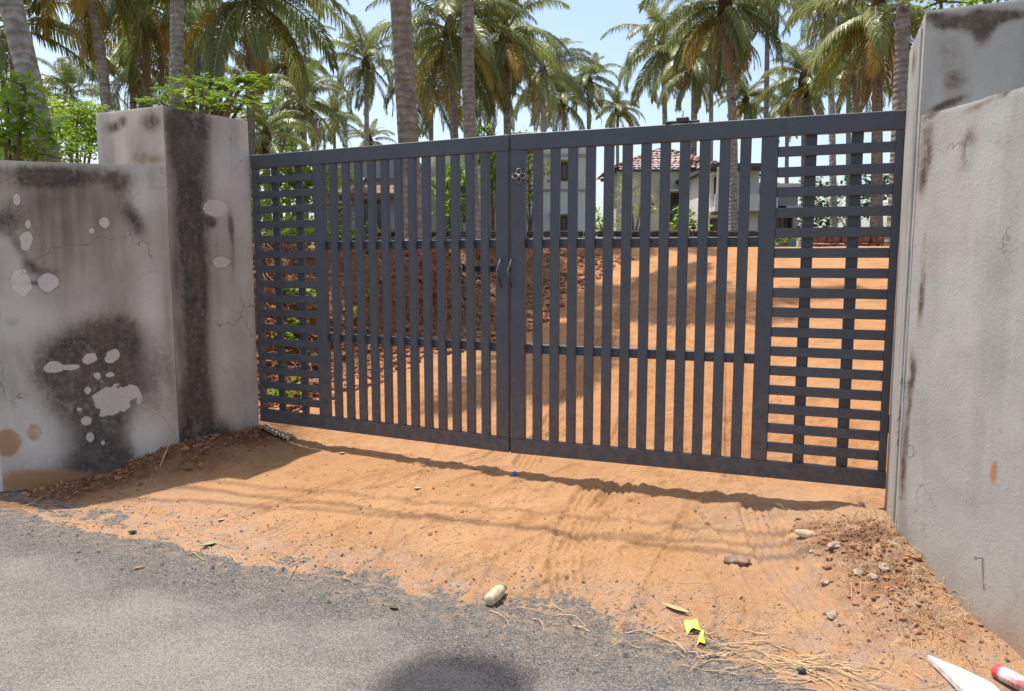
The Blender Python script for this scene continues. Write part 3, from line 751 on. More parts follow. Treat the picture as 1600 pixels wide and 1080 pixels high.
# dark clip lying on the top rail
mb = MB()
mb.box((0, 0, .010), (.075, .035, .02), .1, .005); mb.box((.06, .003, .022), (.07, .038, .034), -.05, .006); mb.box((.125, 0, .009), (.06, .03, .016), .15, .004); mb.tube([(.06, 0, .04), (.062, .004, .075)], [.004, .002], 6)
o = mb.build('clip', M['dark_steel']); pt = GM + (GR - GM) * (.985 / wR) + np.array([.005, .02])
o.location = (pt[0], pt[1], GZ0 + GH); o.rotation_euler = (0, 0, math.atan2(*(GR - GM)[::-1])); tag(o, 'small black lump lying on top of the right gate leaf', 'clip')

# ------------------------------------------------------------------ palms
def frond_mesh(name, th0, droop, L, mat, seed, hang=.8, nleaf=58, ll=.95, wid=.058, ragged=.0, twist=0.0):
    rg = random.Random(seed); n = 18; P = [np.zeros(3)]; T = []
    side = rg.uniform(-.12, .12)
    for i in range(n):
        t = (i + .5) / n; th = R(th0 - droop * t ** 1.35); az = side * t * t * 1.5
        d = np.array([math.cos(th) * math.cos(az), math.cos(th) * math.sin(az), math.sin(th)]); T.append(d); P.append(P[-1] + d * L / n)
    mb = MB(); mb.tube([tuple(p) for p in P], [.045 * (1 - .9 * i / n) + .006 for i in range(n + 1)], 5)
    nr = len(mb.f); tips = [0.15] * len(mb.v)
    down = np.array([0, 0, -1.0])
    for s in (-1, 1):
        for j in range(nleaf):
            t = .16 + .835 * (j + rg.random() * .6) / nleaf
            if rg.random() < ragged: continue
            k = min(int(t * n), n - 1); f = t * n - k; p = P[k] + (P[k + 1] - P[k]) * f; tg = T[k]
            sd = np.cross(tg, np.array([0, 0, 1.0])); sl = np.linalg.norm(sd); sd = sd / sl if sl > .05 else np.array([0, 1.0, 0])
            upv = np.cross(sd, tg)
            sw = .45 + .9 * t ** 2
            d0 = sd * s + tg * sw + upv * rg.uniform(.0, .35); d0 /= np.linalg.norm(d0)
            l = ll * L / 4.2 * (math.sin(math.pi * min(.98, .16 + .80 * t)) ** .6) * rg.uniform(.78, 1.1)
            h = hang * rg.uniform(.55, 1.35)
            d1 = d0 + down * h * .75; d1 /= np.linalg.norm(d1); d2 = d0 * .6 + down * h * 1.7; d2 /= np.linalg.norm(d2)
            q1 = p + d0 * l * .30; q2 = q1 + d1 * l * .38; q3 = q2 + d2 * l * .34
            wv = np.cross(d0, sd * 0 + upv); wl_ = np.linalg.norm(wv); wv = wv / wl_ if wl_ > 1e-3 else tg
            ww = wid * L / 4.2 * rg.uniform(.8, 1.2)
            b = len(mb.v)
            for q, w_, tp in ((p, .45, 0), (q1, 1.0, .2), (q2, .85, .55), (q3, .08, 1.0)):
                mb.v.append(tuple(q - wv * ww * w_ * .5)); mb.v.append(tuple(q + wv * ww * w_ * .5)); tips += [tp, tp]
            for i in range(3): mb.f.append((b + 2 * i, b + 2 * i + 1, b + 2 * i + 3, b + 2 * i + 2))
    me = mb.mesh(name); me.materials.append(mat); me.materials.append(M['rachis'])
    mi = [1] * nr + [0] * (len(me.polygons) - nr); me.polygons.foreach_set('material_index', mi)
    add_attr(me, 'tip', tips); return me
FR = {'up': [], 'mid': [], 'low': [], 'hang': [], 'yel': [], 'dry': []}
for s in (0, 1, 2, .4, 1.6):
    FR['up'].append(frond_mesh('frond', 82 - 6 * s, 55 + 12 * s, 3.9, M['frond'], 10 + int(s * 5), .25))
    FR['mid'].append(frond_mesh('frond', 56 - 8 * s, 84 + 9 * s, 4.4, M['frond'], 20 + int(s * 5), .9))
    FR['low'].append(frond_mesh('frond', 26 - 10 * s, 84 + 8 * s, 4.5, M['frond'], 30 + int(s * 5), 1.3))
    FR['hang'].append(frond_mesh('frond', -8 - 12 * s, 70, 4.2, M['frond'], 40 + int(s * 5), 1.5))
    FR['yel'].append(frond_mesh('frond', -14 - 14 * s, 58, 4.0, M['frond_yellow'], 50 + int(s * 5), 1.2, 50))
    FR['dry'].append(frond_mesh('frond', -42 - 12 * s, 42, 3.6, M['frond_dry'], 60 + int(s * 5), 1.6, 46, .8, .05, .12))
def palm(base_px, base_y, crown_px, Y, label, r=.14, s=1.0, seed=0, crown=None, n=(5, 7, 7, 5), yel=4, dry=3, bend=0.0, nuts=5, base_z=None, lean_y=0.0):
    rg = random.Random(900 + seed)
    zb = gz(at_depth(base_px, 380, Y)[0], Y) - .1 if base_z is None else base_z
    b = at_depth(base_px, base_y, Y); top = np.array(crown) if crown is not None else at_depth(crown_px[0], crown_px[1], Y)
    b = np.array([b[0], Y, zb]); top[1] += lean_y if crown is None else 0
    g = empty('coconut_palm', tuple(b)); tag(g, label, 'palm tree', 'coconut palms in the grove')
    dv = top - b; Ht = np.linalg.norm(dv)
    mb = MB(); pts = []; rad = []; m = 40
    for i in range(m + 1):
        t = i / m; q = dv * t + np.array([bend * math.sin(math.pi * t), 0, 0])
        pts.append(tuple(q)); ring = 1 + .045 * (i % 2) + rg.uniform(-.02, .02)
        rad.append(r * (1 + (ring - 1) * .3) * (1.0 - .28 * t + .55 * math.exp(-t * Ht / .35)))
    mb.tube(pts, rad, 12); mb.build('trunk', M['trunk'], g, True)
    hd = MB(); hd.lathe([(r * .75, -.55), (r * 1.35, -.25), (r * 1.55, .05), (r * .9, .35), (.03, .7)], 10); h_ = hd.build('crown_heart', M['fibre'], g, True); h_.location = tuple(dv)
    az = rg.uniform(0, 6.28); k = 0
    def put(kind, j, sc):
        nonlocal az
        az += 2.399 + rg.uniform(-.3, .3); me = FR[kind][rg.randrange(5)]
        o = bpy.data.objects.new('frond', me); C.objects.link(o); o.parent = g
        zoff = {'up': .35, 'mid': .25, 'low': .1, 'hang': -.05, 'yel': -.15, 'dry': -.3}[kind]
        o.location = (dv[0], dv[1], dv[2] + zoff * s); o.rotation_euler = (rg.uniform(-.35, .35), rg.uniform(-.20, .20), az); f = .83 * s * sc * rg.uniform(.86, 1.1); o.scale = (f, f, f)
    for kind, cnt, sc in (('up', n[0], .85), ('mid', n[1], 1), ('low', n[2], 1), ('hang', n[3], 1), ('yel', yel, .95), ('dry', dry, .95)):
        for j in range(cnt): put(kind, j, sc)
    for j in range(nuts):
        mb = MB(); a = rg.uniform(0, 6.28); V, Fc = ICO1; mb.poly(V * np.array([.11, .11, .15]), [tuple(f) for f in Fc])
        o = mb.build('coconut', M['coconut'], g, True); o.location = (dv[0] + .3 * math.cos(a), dv[1] + .3 * math.sin(a), dv[2] - .30 - .25 * rg.random())
    return g
PALMS = [
 # base px/row, crown px, depth, label
 dict(base_px=104, base_y=300, crown_px=(0, 0), Y=9.6, crown=(-7.5, 9.3, 12.5), s=.62, r=.138, bend=.10, label='thick leaning pale palm trunk right behind the left boundary wall', yel=1, dry=1, nuts=0),
 dict(base_px=168, base_y=300, crown_px=(128, -75), Y=20, r=.15, bend=.25, yel=4, dry=3, s=0.80, label='slim curved palm trunk just left of the left pillar, crown cut by the top'),
 dict(base_px=233, base_y=300, crown_px=(226, 5), Y=24, r=.14, yel=6, dry=6, s=0.82, label='palm with orange drooping fronds and dark skirt behind the left pillar'),
 dict(base_px=270, base_y=300, crown_px=(279, -450), Y=17, r=.155, label='straight grey palm trunk rising behind the left pillar corner'),
 dict(base_px=388, base_y=300, crown_px=(392, -8), Y=22, r=.14, yel=3, dry=3, n=(5, 9, 10, 7), s=0.92, label='palm with long drooping silvery fronds above the left end of the gate'),
 dict(base_px=573, base_y=300, crown_px=(572, 100), Y=40, r=.15, yel=1, dry=1, s=0.82, label='whole slim palm standing clear against the sky above the left gate leaf'),
 dict(base_px=647, base_y=330, crown_px=(0, 0), Y=13.6, crown=(-1.77, 10.9, 10.9), r=.182, s=1.0, n=(3, 5, 6, 4), bend=0, label='thick dark-patched palm trunk rising behind the left gate leaf', nuts=0),
 dict(base_px=742, base_y=330, crown_px=(752, -430), Y=17.5, r=.15, bend=-.22, label='slim pale palm trunk rising just left of where the leaves meet', nuts=0),
 dict(base_px=717, base_y=300, crown_px=(703, 52), Y=25, r=.15, yel=5, dry=7, n=(4, 8, 9, 7), s=0.82, label='shaggy palm with yellow and brown hanging fronds between two bare trunks'),
 dict(base_px=796, base_y=300, crown_px=(790, 60), Y=27, r=.15, yel=5, dry=7, n=(4, 8, 9, 7), s=0.75, label='shaggy palm with brown skirt above the meeting of the gate leaves'),
 dict(base_px=852, base_y=300, crown_px=(848, 118), Y=33, r=.14, yel=2, dry=4, s=0.72, label='palm with heavy grey drooping fronds right of the meeting stiles'),
 dict(base_px=921, base_y=300, crown_px=(920, 128), Y=52, r=.17, yel=1, dry=1, s=0.70, label='distant green palm left of the open patch of sky'),
 dict(base_px=966, base_y=300, crown_px=(965, 172), Y=56, r=.15, yel=3, dry=1, s=0.62, label='smallest distant palm with yellow lower fronds in the middle of the sky'),
 dict(base_px=1046, base_y=300, crown_px=(1036, 72), Y=38, r=.15, yel=2, dry=4, s=0.86, label='broad green palm right of the open sky, brown fronds under its crown'),
 dict(base_px=1083, base_y=300, crown_px=(1086, 105), Y=34, r=.17, yel=4, dry=5, s=0.66, label='dark-trunked palm with yellow fronds above the black clip'),
 dict(base_px=1146, base_y=300, crown_px=(1132, 8), Y=25, r=.16, yel=5, dry=6, bend=.15, n=(4, 8, 9, 7), s=0.80, label='palm with yellow and brown skirt above the right gate leaf, pale bent trunk'),
 dict(base_px=1162, base_y=300, crown_px=(1165, 158), Y=46, r=.14, s=0.60, label='low distant palm behind the pale bent trunk'),
 dict(base_px=1197, base_y=300, crown_px=(1200, 0), Y=36, r=.14, yel=0, dry=1, s=0.60, label='thin dark straight palm trunk reaching out of the top of the picture'),
 dict(base_px=1262, base_y=300, crown_px=(1258, 128), Y=27, r=.16, yel=4, dry=6, n=(6, 7, 5, 3), s=0.55, label='short bright green palm with dry lower fronds above the lattice panel'),
 dict(base_px=1308, base_y=300, crown_px=(1296, 0), Y=30, r=.14, yel=2, dry=3, s=0.62, label='palm with slim grey trunk above the lattice panel, crown at the top edge'),
 dict(base_px=1374, base_y=300, crown_px=(1372, 20), Y=21, r=.16, yel=5, dry=10, n=(4, 6, 6, 6), s=0.80, label='palm wrapped in orange-brown dead fronds beside the right pillar'),
 dict(base_px=1402, base_y=300, crown_px=(1430, -480), Y=16, r=.145, label='purplish palm trunk touching the edge of the right pillar', nuts=0),
 dict(base_px=22, base_y=300, crown_px=(22, 42), Y=21, r=.15, yel=1, dry=2, s=0.78, label='leftmost dark green palm at the edge of the picture'),
 dict(base_px=476, base_y=300, crown_px=(474, 160), Y=33, r=.15, yel=4, dry=3, s=0.70, label='pale yellowish palm low above the left gate leaf'),
 dict(base_px=212, base_y=300, crown_px=(206, 105), Y=30, r=.14, yel=1, dry=4, s=0.72, label='silvery bushy palm low behind the left pillar'),
 dict(base_px=578, base_y=300, crown_px=(578, 222), Y=48, r=.12, yel=0, dry=0, s=0.50, label='small young palm just above the left gate leaf, under the clear palm'),
 dict(base_px=418, base_y=300, crown_px=(416, 218), Y=28, r=.13, yel=1, dry=1, s=0.62, label='low palm just over the hinge end of the left gate leaf'),
 dict(base_px=330, base_y=300, crown_px=(326, 60), Y=32, r=.14, yel=3, dry=4, s=0.75, label='palm with yellow lower fronds behind the creeper on the left pillar'),
 dict(base_px=1345, base_y=300, crown_px=(1338, 120), Y=33, r=.14, yel=2, dry=4, s=0.62, label='dusty palm half hidden left of the brown-skirted palm'),
 dict(base_px=110, base_y=300, crown_px=(108, 150), Y=44, r=.15, s=.90, yel=1, dry=2, label='far palm between the thick trunk and the slim curved trunk'),
 dict(base_px=300, base_y=300, crown_px=(302, 120), Y=46, r=.15, s=.95, yel=2, dry=3, label='far palm just above the creeper on the left pillar'),
 dict(base_px=448, base_y=300, crown_px=(446, 95), Y=48, r=.15, s=1.0, yel=3, dry=3, label='far palm behind the drooping silvery fronds left of the clear palm'),
 dict(base_px=524, base_y=300, crown_px=(522, 190), Y=58, r=.15, s=.85, yel=1, dry=1, label='small far palm low between the yellowish palm and the clear palm'),
 dict(base_px=672, base_y=300, crown_px=(674, 130), Y=42, r=.15, s=.95, yel=3, dry=4, label='far palm right beside the thick dark-patched trunk'),
 dict(base_px=762, base_y=300, crown_px=(764, 130), Y=44, r=.15, s=.95, yel=2, dry=4, label='far palm seen right of the slim pale trunk'),
 dict(base_px=882, base_y=300, crown_px=(880, 160), Y=52, r=.15, s=.85, yel=1, dry=2, label='far palm close left of the distant green palm'),
 dict(base_px=1112, base_y=300, crown_px=(1112, 70), Y=44, r=.15, s=.9, yel=2, dry=3, label='far palm behind the yellow-skirted crowns above the right leaf'),
 dict(base_px=1232, base_y=300, crown_px=(1230, 165), Y=50, r=.15, s=.8, yel=1, dry=2, label='far palm just left of the short bright green palm'),
 dict(base_px=1330, base_y=300, crown_px=(1326, 60), Y=42, r=.15, s=.95, yel=3, dry=5, label='far palm left of the palm wrapped in dead fronds'),
]
for i, p in enumerate(PALMS): palm(seed=i, **p)

# ------------------------------------------------------------------ houses
def windows(g, mb_face, rects, y, depth=.08, frame='frame'):
    """rects (x0,x1,z0,z1) on the face at local y, facing -y"""
    for x0, x1, z0, z1 in rects:
        mb = MB(); t = .07
        for q in ((x0 - t, x1 + t, z0 - t, z0), (x0 - t, x1 + t, z1, z1 + t), (x0 - t, x0, z0, z1), (x1, x1 + t, z0, z1), ((x0 + x1) / 2 - .025, (x0 + x1) / 2 + .025, z0, z1)):
            mb.box(((q[0] + q[1]) / 2, y - .025, (q[2] + q[3]) / 2), (q[1] - q[0], .06, q[3] - q[2]))
        w = mb.build('window', M[frame], g)
        mb = MB(); mb.box(((x0 + x1) / 2, y - .006, (z0 + z1) / 2), (x1 - x0, .016, z1 - z0)); mb.build('pane', M['glass'], w)
        mb = MB(); mb.box(((x0 + x1) / 2, y - .20, z1 + .16), (x1 - x0 + .5, .42, .07)); mb.build('sunshade', M['white_wall'], w)
def block(g, name, x0, x1, y0, y1, z0, z1, mat):
    mb = MB(); mb.box(((x0 + x1) / 2, (y0 + y1) / 2, (z0 + z1) / 2), (x1 - x0, y1 - y0, z1 - z0)); return mb.build(name, M[mat], g)
# cream two-storey house in the middle
Y1 = 28.0
h1 = empty('house', (0, Y1, 1.8)); tag(h1, 'white two-storey house behind the middle of the gate', 'house', 'houses behind the plot')
block(h1, 'wall', .0, 2.75, 0, 7, 0, 4.0, 'white_wall'); block(h1, 'wall', -3.2, -.003, .4, 7, 0, 3.7, 'cream_wall')
block(h1, 'parapet', -.12, 2.87, -.12, 7.1, 4.003, 4.15, 'white_wall'); block(h1, 'floor_band', -.06, 2.81, -.05, -.003, 3.30, 3.42, 'grey_wall')
block(h1, 'floor_band', -.06, 2.81, -.045, -.003, 2.10, 2.18, 'grey_wall'); block(h1, 'roof_slab', -3.4, -.13, .1, 7, 3.703, 3.85, 'grey_wall')
windows(h1, None, [(1.60, 1.95, 2.55, 3.05), (1.60, 1.95, .75, 1.15), (.25, .75, 3.5, 3.85)], -.003); windows(h1, None, [(-2.4, -1.5, 1.1, 2.3)], .397)
# tiled house
Y2 = 32.0
h2 = empty('house', (0, Y2, 1.9)); tag(h2, 'pale house with red clay tiled hip roof behind the right gate leaf', 'house', 'houses behind the plot')
block(h2, 'wall', 4.3, 8.8, 0, 4, 0, 3.15, 'cream_wall')
windows(h2, None, [(6.2, 6.9, 1.1, 2.2), (8.0, 8.7, 1.1, 2.2)], -.003)
def hip_tiles(x0, x1, y0, y1, z0, z1):
    mb = MB(); run = (y1 - y0) / 2; rows = 14
    ang = math.atan2(z1 - z0, run)
    for side in range(4):
        for r in range(rows):
            f0, f1 = r / rows, (r + 1) / rows
            if side in (0, 2):
                ya = (y0 + run * f0, y0 + run * f1) if side == 0 else (y1 - run * f0, y1 - run * f1); xa0, xa1 = x0 + run * f0, x1 - run * f0
                n = max(2, int((xa1 - xa0) / .24)); V = []
                for i in range(n * 2 + 1):
                    t = i / (n * 2); bmp = .03 if i % 2 else 0
                    lo = xa0 + (xa1 - xa0) * t; b0 = x0 + run * f1; b1 = x1 - run * f1; hi = b0 + (b1 - b0) * t
                    V += [(lo, ya[0], z0 + (z1 - z0) * f0 + .035 + bmp), (hi, ya[1], z0 + (z1 - z0) * f1 + bmp)]
                mb.poly(V, [(2 * i, 2 * i + 2, 2 * i + 3, 2 * i + 1) if side == 0 else (2 * i + 1, 2 * i + 3, 2 * i + 2, 2 * i) for i in range(n * 2)])
            else:
                xa = (x0 + run * f0, x0 + run * f1) if side == 3 else (x1 - run * f0, x1 - run * f1); ya0, ya1 = y0 + run * f0, y1 - run * f0
                n = max(2, int((ya1 - ya0) / .24)); V = []
                for i in range(n * 2 + 1):
                    t = i / (n * 2); bmp = .03 if i % 2 else 0; lo = ya0 + (ya1 - ya0) * t; hi = y0 + run * f1 + (y1 - y0 - 2 * run * f1) * t
                    V += [(xa[0], lo, z0 + (z1 - z0) * f0 + .035 + bmp), (xa[1], hi, z0 + (z1 - z0) * f1 + bmp)]
                mb.poly(V, [(2 * i, 2 * i + 2, 2 * i + 3, 2 * i + 1) for i in range(n * 2)])
    return mb
rf = block(h2, 'roof', 4.1, 9.0, -.3, 4.3, 3.153, 3.21, 'slab')
o = hip_tiles(3.9, 9.2, -.5, 4.5, 3.22, 4.35).build('roof_tiles', M['tile'], rf); o['kind'] = 'stuff'
# white house with balcony
Y3 = 26.0
h3 = empty('house', (0, Y3, 1.8)); tag(h3, 'white house with balcony and dark roof slab left of the lattice panel', 'house', 'houses behind the plot')
block(h3, 'wall', 6.9, 8.6, 1.2, 7, 0, 2.75, 'white_wall'); block(h3, 'wall', 8.603, 10.2, 1.8, 7, 0, 2.2, 'grey_wall'); block(h3, 'roof_slab', 6.7, 8.8, .2, 7.2, 2.753, 2.88, 'slab')
block(h3, 'balcony', 6.8, 8.9, .1, 1.19, 1.30, 1.42, 'white_wall'); block(h3, 'balcony_rail', 6.8, 8.9, .1, .2, 1.423, 1.85, 'white_wall'); block(h3, 'roof_slab', 8.81, 10.5, 1.4, 7.2, 2.203, 2.33, 'white_wall')
for x in (6.95, 7.85, 8.75): block(h3, 'column', x - .08, x + .08, .12, .28, 1.853, 2.75, 'white_wall')
windows(h3, None, [(7.1, 7.6, 1.75, 2.45), (7.0, 7.7, .2, 1.0)], 1.197); windows(h3, None, [(9.0, 9.4, .7, 1.35), (9.6, 9.95, .7, 1.35)], 1.797)
# grey house on the left
Y0 = 24.0
h0 = empty('house', (0, Y0, 1.7)); tag(h0, 'grey house with brown sloping roof behind the left gate leaf', 'house', 'houses behind the plot')
block(h0, 'wall', -5.9, -3.3, 0, 5, 0, 2.9, 'grey_wall'); windows(h0, None, [(-5.55, -5.1, .75, 1.35), (-4.6, -4.0, .75, 1.5)], -.003)
mb = MB(); mb.poly([(-6.3, -.8, 1.75), (-3.0, -.8, 1.75), (-3.0, -.003, 2.25), (-6.3, -.003, 2.25), (-6.3, -.8, 1.67), (-3.0, -.8, 1.67), (-3.0, -.003, 2.17), (-6.3, -.003, 2.17)],
                   [(0, 1, 2, 3), (7, 6, 5, 4), (0, 4, 5, 1), (1, 5, 6, 2), (2, 6, 7, 3), (3, 7, 4, 0)]); mb.build('porch_roof', M['roof_brown'], h0)
block(h0, 'roof_slab', -6.1, -3.1, -.2, 5.2, 2.903, 3.02, 'white_wall')
# low walls at the back of the plot
def rubble_wall(name, x0, x1, Y, z0, h, mat, label, sz=(.34, .30, .17)):
    g = empty(name, ((x0 + x1) / 2, Y, z0)); tag(g, label, 'wall', 'low walls at the back of the plot'); rows = int(round(h / sz[2])); rg = random.Random(int(Y * 10))
    mesh = []
    for k in range(4):
        V, Fc = ICO1; mb = MB(); mb.box((0, 0, 0), (sz[0] - .02, sz[1], sz[2] - .018), 0, .025); mesh.append(mb.mesh('stone')); mesh[-1].materials.append(M[mat])
    L = x1 - x0; n = int(L / sz[0]); cnt = 0
    for r in range(rows):
        for i in range(n):
            o = bpy.data.objects.new('stone', mesh[rg.randrange(4)]); C.objects.link(o); o.parent = g
            o.location = (-L / 2 + sz[0] * (i + .5 + .5 * (r % 2)), rg.uniform(-.02, .02), sz[2] * (r + .5)); o.rotation_euler = (rg.uniform(-.03, .03), rg.uniform(-.03, .03), rg.uniform(-.05, .05)); o.scale = (rg.uniform(.94, 1.03), 1, rg.uniform(.92, 1.0))
    return g
rubble_wall('stone_wall', -5.0, 6.6, 19.5, 1.70, .51, 'stone', 'low dark mossy stone wall across the back of the plot')
rubble_wall('laterite_wall', 6.75, 11.6, 18.0, 1.68, .51, 'laterite', 'low reddish laterite block wall seen through the right lattice panel')

# ------------------------------------------------------------------ shrubs and trees
def leaf_cloud(mb, c, r, n, size, rg, flat=.5):
    for _ in range(n):
        d = np.array([rg.gauss(0, 1), rg.gauss(0, 1), rg.gauss(0, 1)]); d /= np.linalg.norm(d) + 1e-9
        p = np.array(c) + d * np.array(r) * rg.random() ** .45
        a = np.array([rg.gauss(0, 1), rg.gauss(0, 1), rg.gauss(0, flat)]); a /= np.linalg.norm(a) + 1e-9
        b = np.cross(a, np.array([rg.gauss(0, .5), rg.gauss(0, .5), 1.0])); b /= np.linalg.norm(b) + 1e-9
        s = size * rg.uniform(.6, 1.3)
        mb.poly([p, p + a * s * .5 + b * s * .28, p + a * s, p + a * s * .5 - b * s * .28], [(0, 1, 2, 3)])
def shrub(name, cat, label, base, blobs, mat, size, dens, seed, group='shrubs and trees in the plot'):
    """base: ground point; blobs: list of (dx,dy,dz,rx,ry,rz) foliage clumps on stems"""
    rg = random.Random(seed); g = empty(name, tuple(base)); tag(g, label, cat, group)
    st = MB(); fo = MB()
    for bx, by, bz, rx_, ry_, rz_ in blobs:
        st.tube([(0, 0, -.1), (bx * .35, by * .35, bz * .5), (bx, by, bz)], [.045, .032, .012], 6)
        for k in range(4):
            q = (bx + rg.uniform(-.7, .7) * rx_, by + rg.uniform(-.7, .7) * ry_, bz + rg.uniform(-.4, .9) * rz_); st.tube([(bx, by, bz), q], [.014, .004], 5)
        n = int(dens * rx_ * rz_ * 4)
        for k in range(5):
            c = (bx + rg.uniform(-.55, .55) * rx_, by + rg.uniform(-.55, .55) * ry_, bz + rg.uniform(-.5, .6) * rz_)
            leaf_cloud(fo, c, (rx_ * .55, ry_ * .55, rz_ * .5), n // 5, size, rg)
    st.build('trunk', M['bark'], g, True); fo.build('crown', M[mat], g)
    return g
def gp(px, Y, dz=0.0):
    x = at_depth(px, 400, Y)[0]; return (x, Y, gz(x, Y) + dz)
def cl(base, px, py, Y, rx_, ry_, rz_):
    p = at_depth(px, py, Y); return (p[0] - base[0], p[1] - base[1], p[2] - base[2], rx_, ry_, rz_)
def sh(px, Y, items, **k):
    b = gp(px, Y); return shrub(base=b, blobs=[cl(b, *i) for i in items], **k)
sh(20, 8.6, [(12, 160, 8.6, .42, .4, .25), (40, 135, 8.5, .30, .3, .16), (8, 215, 8.6, .5, .4, .35), (60, 240, 8.8, .4, .4, .2), (70, 200, 9.4, .3, .3, .3)], name='shrub', cat='shrub', label='bright green bush at the left edge above the boundary wall', mat='leaf_bright', size=.10, dens=420, seed=1)
sh(125, 13, [(120, 190, 13, .55, .5, .5), (135, 225, 13, .5, .5, .4), (110, 235, 12.5, .6, .5, .35), (148, 205, 13.5, .4, .4, .5)], name='shrub', cat='shrub', label='feathery green bush between the thick trunk and the left pillar', mat='leaf_bright', size=.09, dens=420, seed=2)
sh(445, 16, [(430, 270, 16, 1.0, .8, .7), (470, 310, 16, 1.0, .8, .7), (440, 350, 15, 1.0, .8, .6), (500, 280, 17, .8, .8, .6), (480, 375, 14, .8, .6, .4)], name='shrub', cat='shrub', label='wide lime green bush behind the left lattice panel', mat='leaf_lime', size=.16, dens=190, seed=3)
sh(540, 15, [(520, 355, 15, .7, .5, .3), (560, 365, 15, .6, .5, .25), (645, 350, 16, .4, .4, .35)], name='shrub', cat='shrub', label='low weedy bush on the bank behind the left gate leaf', mat='leaf_bright', size=.12, dens=200, seed=4)
sh(770, 22, [(770, 250, 22, .6, .6, 1.0), (765, 215, 22, .5, .5, .6), (775, 300, 22, .5, .5, .7)], name='tree', cat='tree', label='slim bright green tree left of the meeting stiles', mat='leaf_bright', size=.16, dens=150, seed=5)
sh(828, 23, [(826, 250, 23, .5, .5, .9), (838, 290, 23, .55, .5, .7), (822, 320, 23, .4, .5, .4)], name='tree', cat='tree', label='slim lime green tree right of the meeting stiles', mat='leaf_lime', size=.15, dens=150, seed=6)
sh(715, 20, [(712, 330, 20, .5, .5, .6), (700, 290, 20, .35, .3, .6), (720, 270, 20, .3, .3, .5)], name='shrub', cat='shrub', label='leafy bush in front of the white house, left gate leaf', mat='leaf_bright', size=.18, dens=120, seed=7)
sh(990, 21, [(985, 300, 21, .45, .4, .5), (1000, 330, 21, .5, .4, .4), (1020, 320, 21, .4, .4, .4)], name='tree', cat='tree', label='thin sapling in front of the tiled house', mat='leaf_lime', size=.11, dens=110, seed=8)
sh(1078, 19, [(1072, 340, 19, .35, .3, .35), (1085, 355, 19, .35, .3, .25), (1060, 355, 19, .3, .3, .2)], name='shrub', cat='shrub', label='bright bush at the foot of the palm trunks behind the right gate leaf', mat='leaf_bright', size=.14, dens=230, seed=9)
sh(950, 20, [(952, 350, 20, .4, .3, .3), (935, 345, 20, .3, .3, .4)], name='shrub', cat='shrub', label='small bush left of the tiled house by the stone wall', mat='leaf_bright', size=.12, dens=200, seed=10)
sh(1225, 16.5, [(1222, 375, 16.5, .28, .3, .12), (1235, 372, 16.5, .2, .2, .12)], name='shrub', cat='shrub', label='small green tuft by the laterite wall in the right lattice panel', mat='leaf_bright', size=.10, dens=420, seed=11)
sh(1330, 40, [(1300, 320, 40, 2.2, 1.5, 1.6), (1350, 305, 40, 1.8, 1.5, 1.8), (1250, 335, 40, 1.6, 1.5, 1.2)], name='tree', cat='tree', label='dark broad tree far behind the right lattice panel', mat='leaf_dark', size=.3, dens=40, seed=12)
sh(1180, 44, [(1180, 300, 44, 1.8, 1.5, 2.0), (1195, 330, 44, 1.6, 1.5, 1.4)], name='tree', cat='tree', label='dark tree far behind the white balcony house', mat='leaf_dark', size=.3, dens=40, seed=13)
sh(420, 34, [(405, 190, 34, 1.0, 1, .9), (430, 225, 34, 1.3, 1, .8), (395, 235, 34, 1.0, 1, .6)], name='tree', cat='tree', label='rounded green tree above the hinge end of the left leaf', mat='leaf_bright', size=.26, dens=70, seed=14)
sh(600, 46, [(560, 330, 46, 3, 2, 1.6), (640, 320, 46, 2.4, 2, 2.0), (500, 310, 46, 3, 2, 2.0)], name='tree', cat='tree', label='dark far tree mass behind the grey house', mat='leaf_dark', size=.34, dens=34, seed=15)
sh(120, 30, [(60, 210, 30, 2.2, 1.6, 1.6), (130, 200, 30, 1.6, 1.4, 1.4), (10, 190, 30, 2.0, 1.6, 1.8)], name='tree', cat='tree', label='yellow-green tree behind the palms at the far left', mat='leaf_lime', size=.26, dens=60, seed=16)
b = (3.6, 6.2, gz(3.6, 6.2)); shrub('tree', 'tree', 'fine-leaved green tree top showing over the right pillar', b,
      [cl(b, 1470, 2, 6.2, .40, .4, .22), cl(b, 1540, -6, 6.3, .45, .4, .20), cl(b, 1600, -25, 6.3, .5, .4, .25)], 'leaf_bright', .05, 1500, 17)
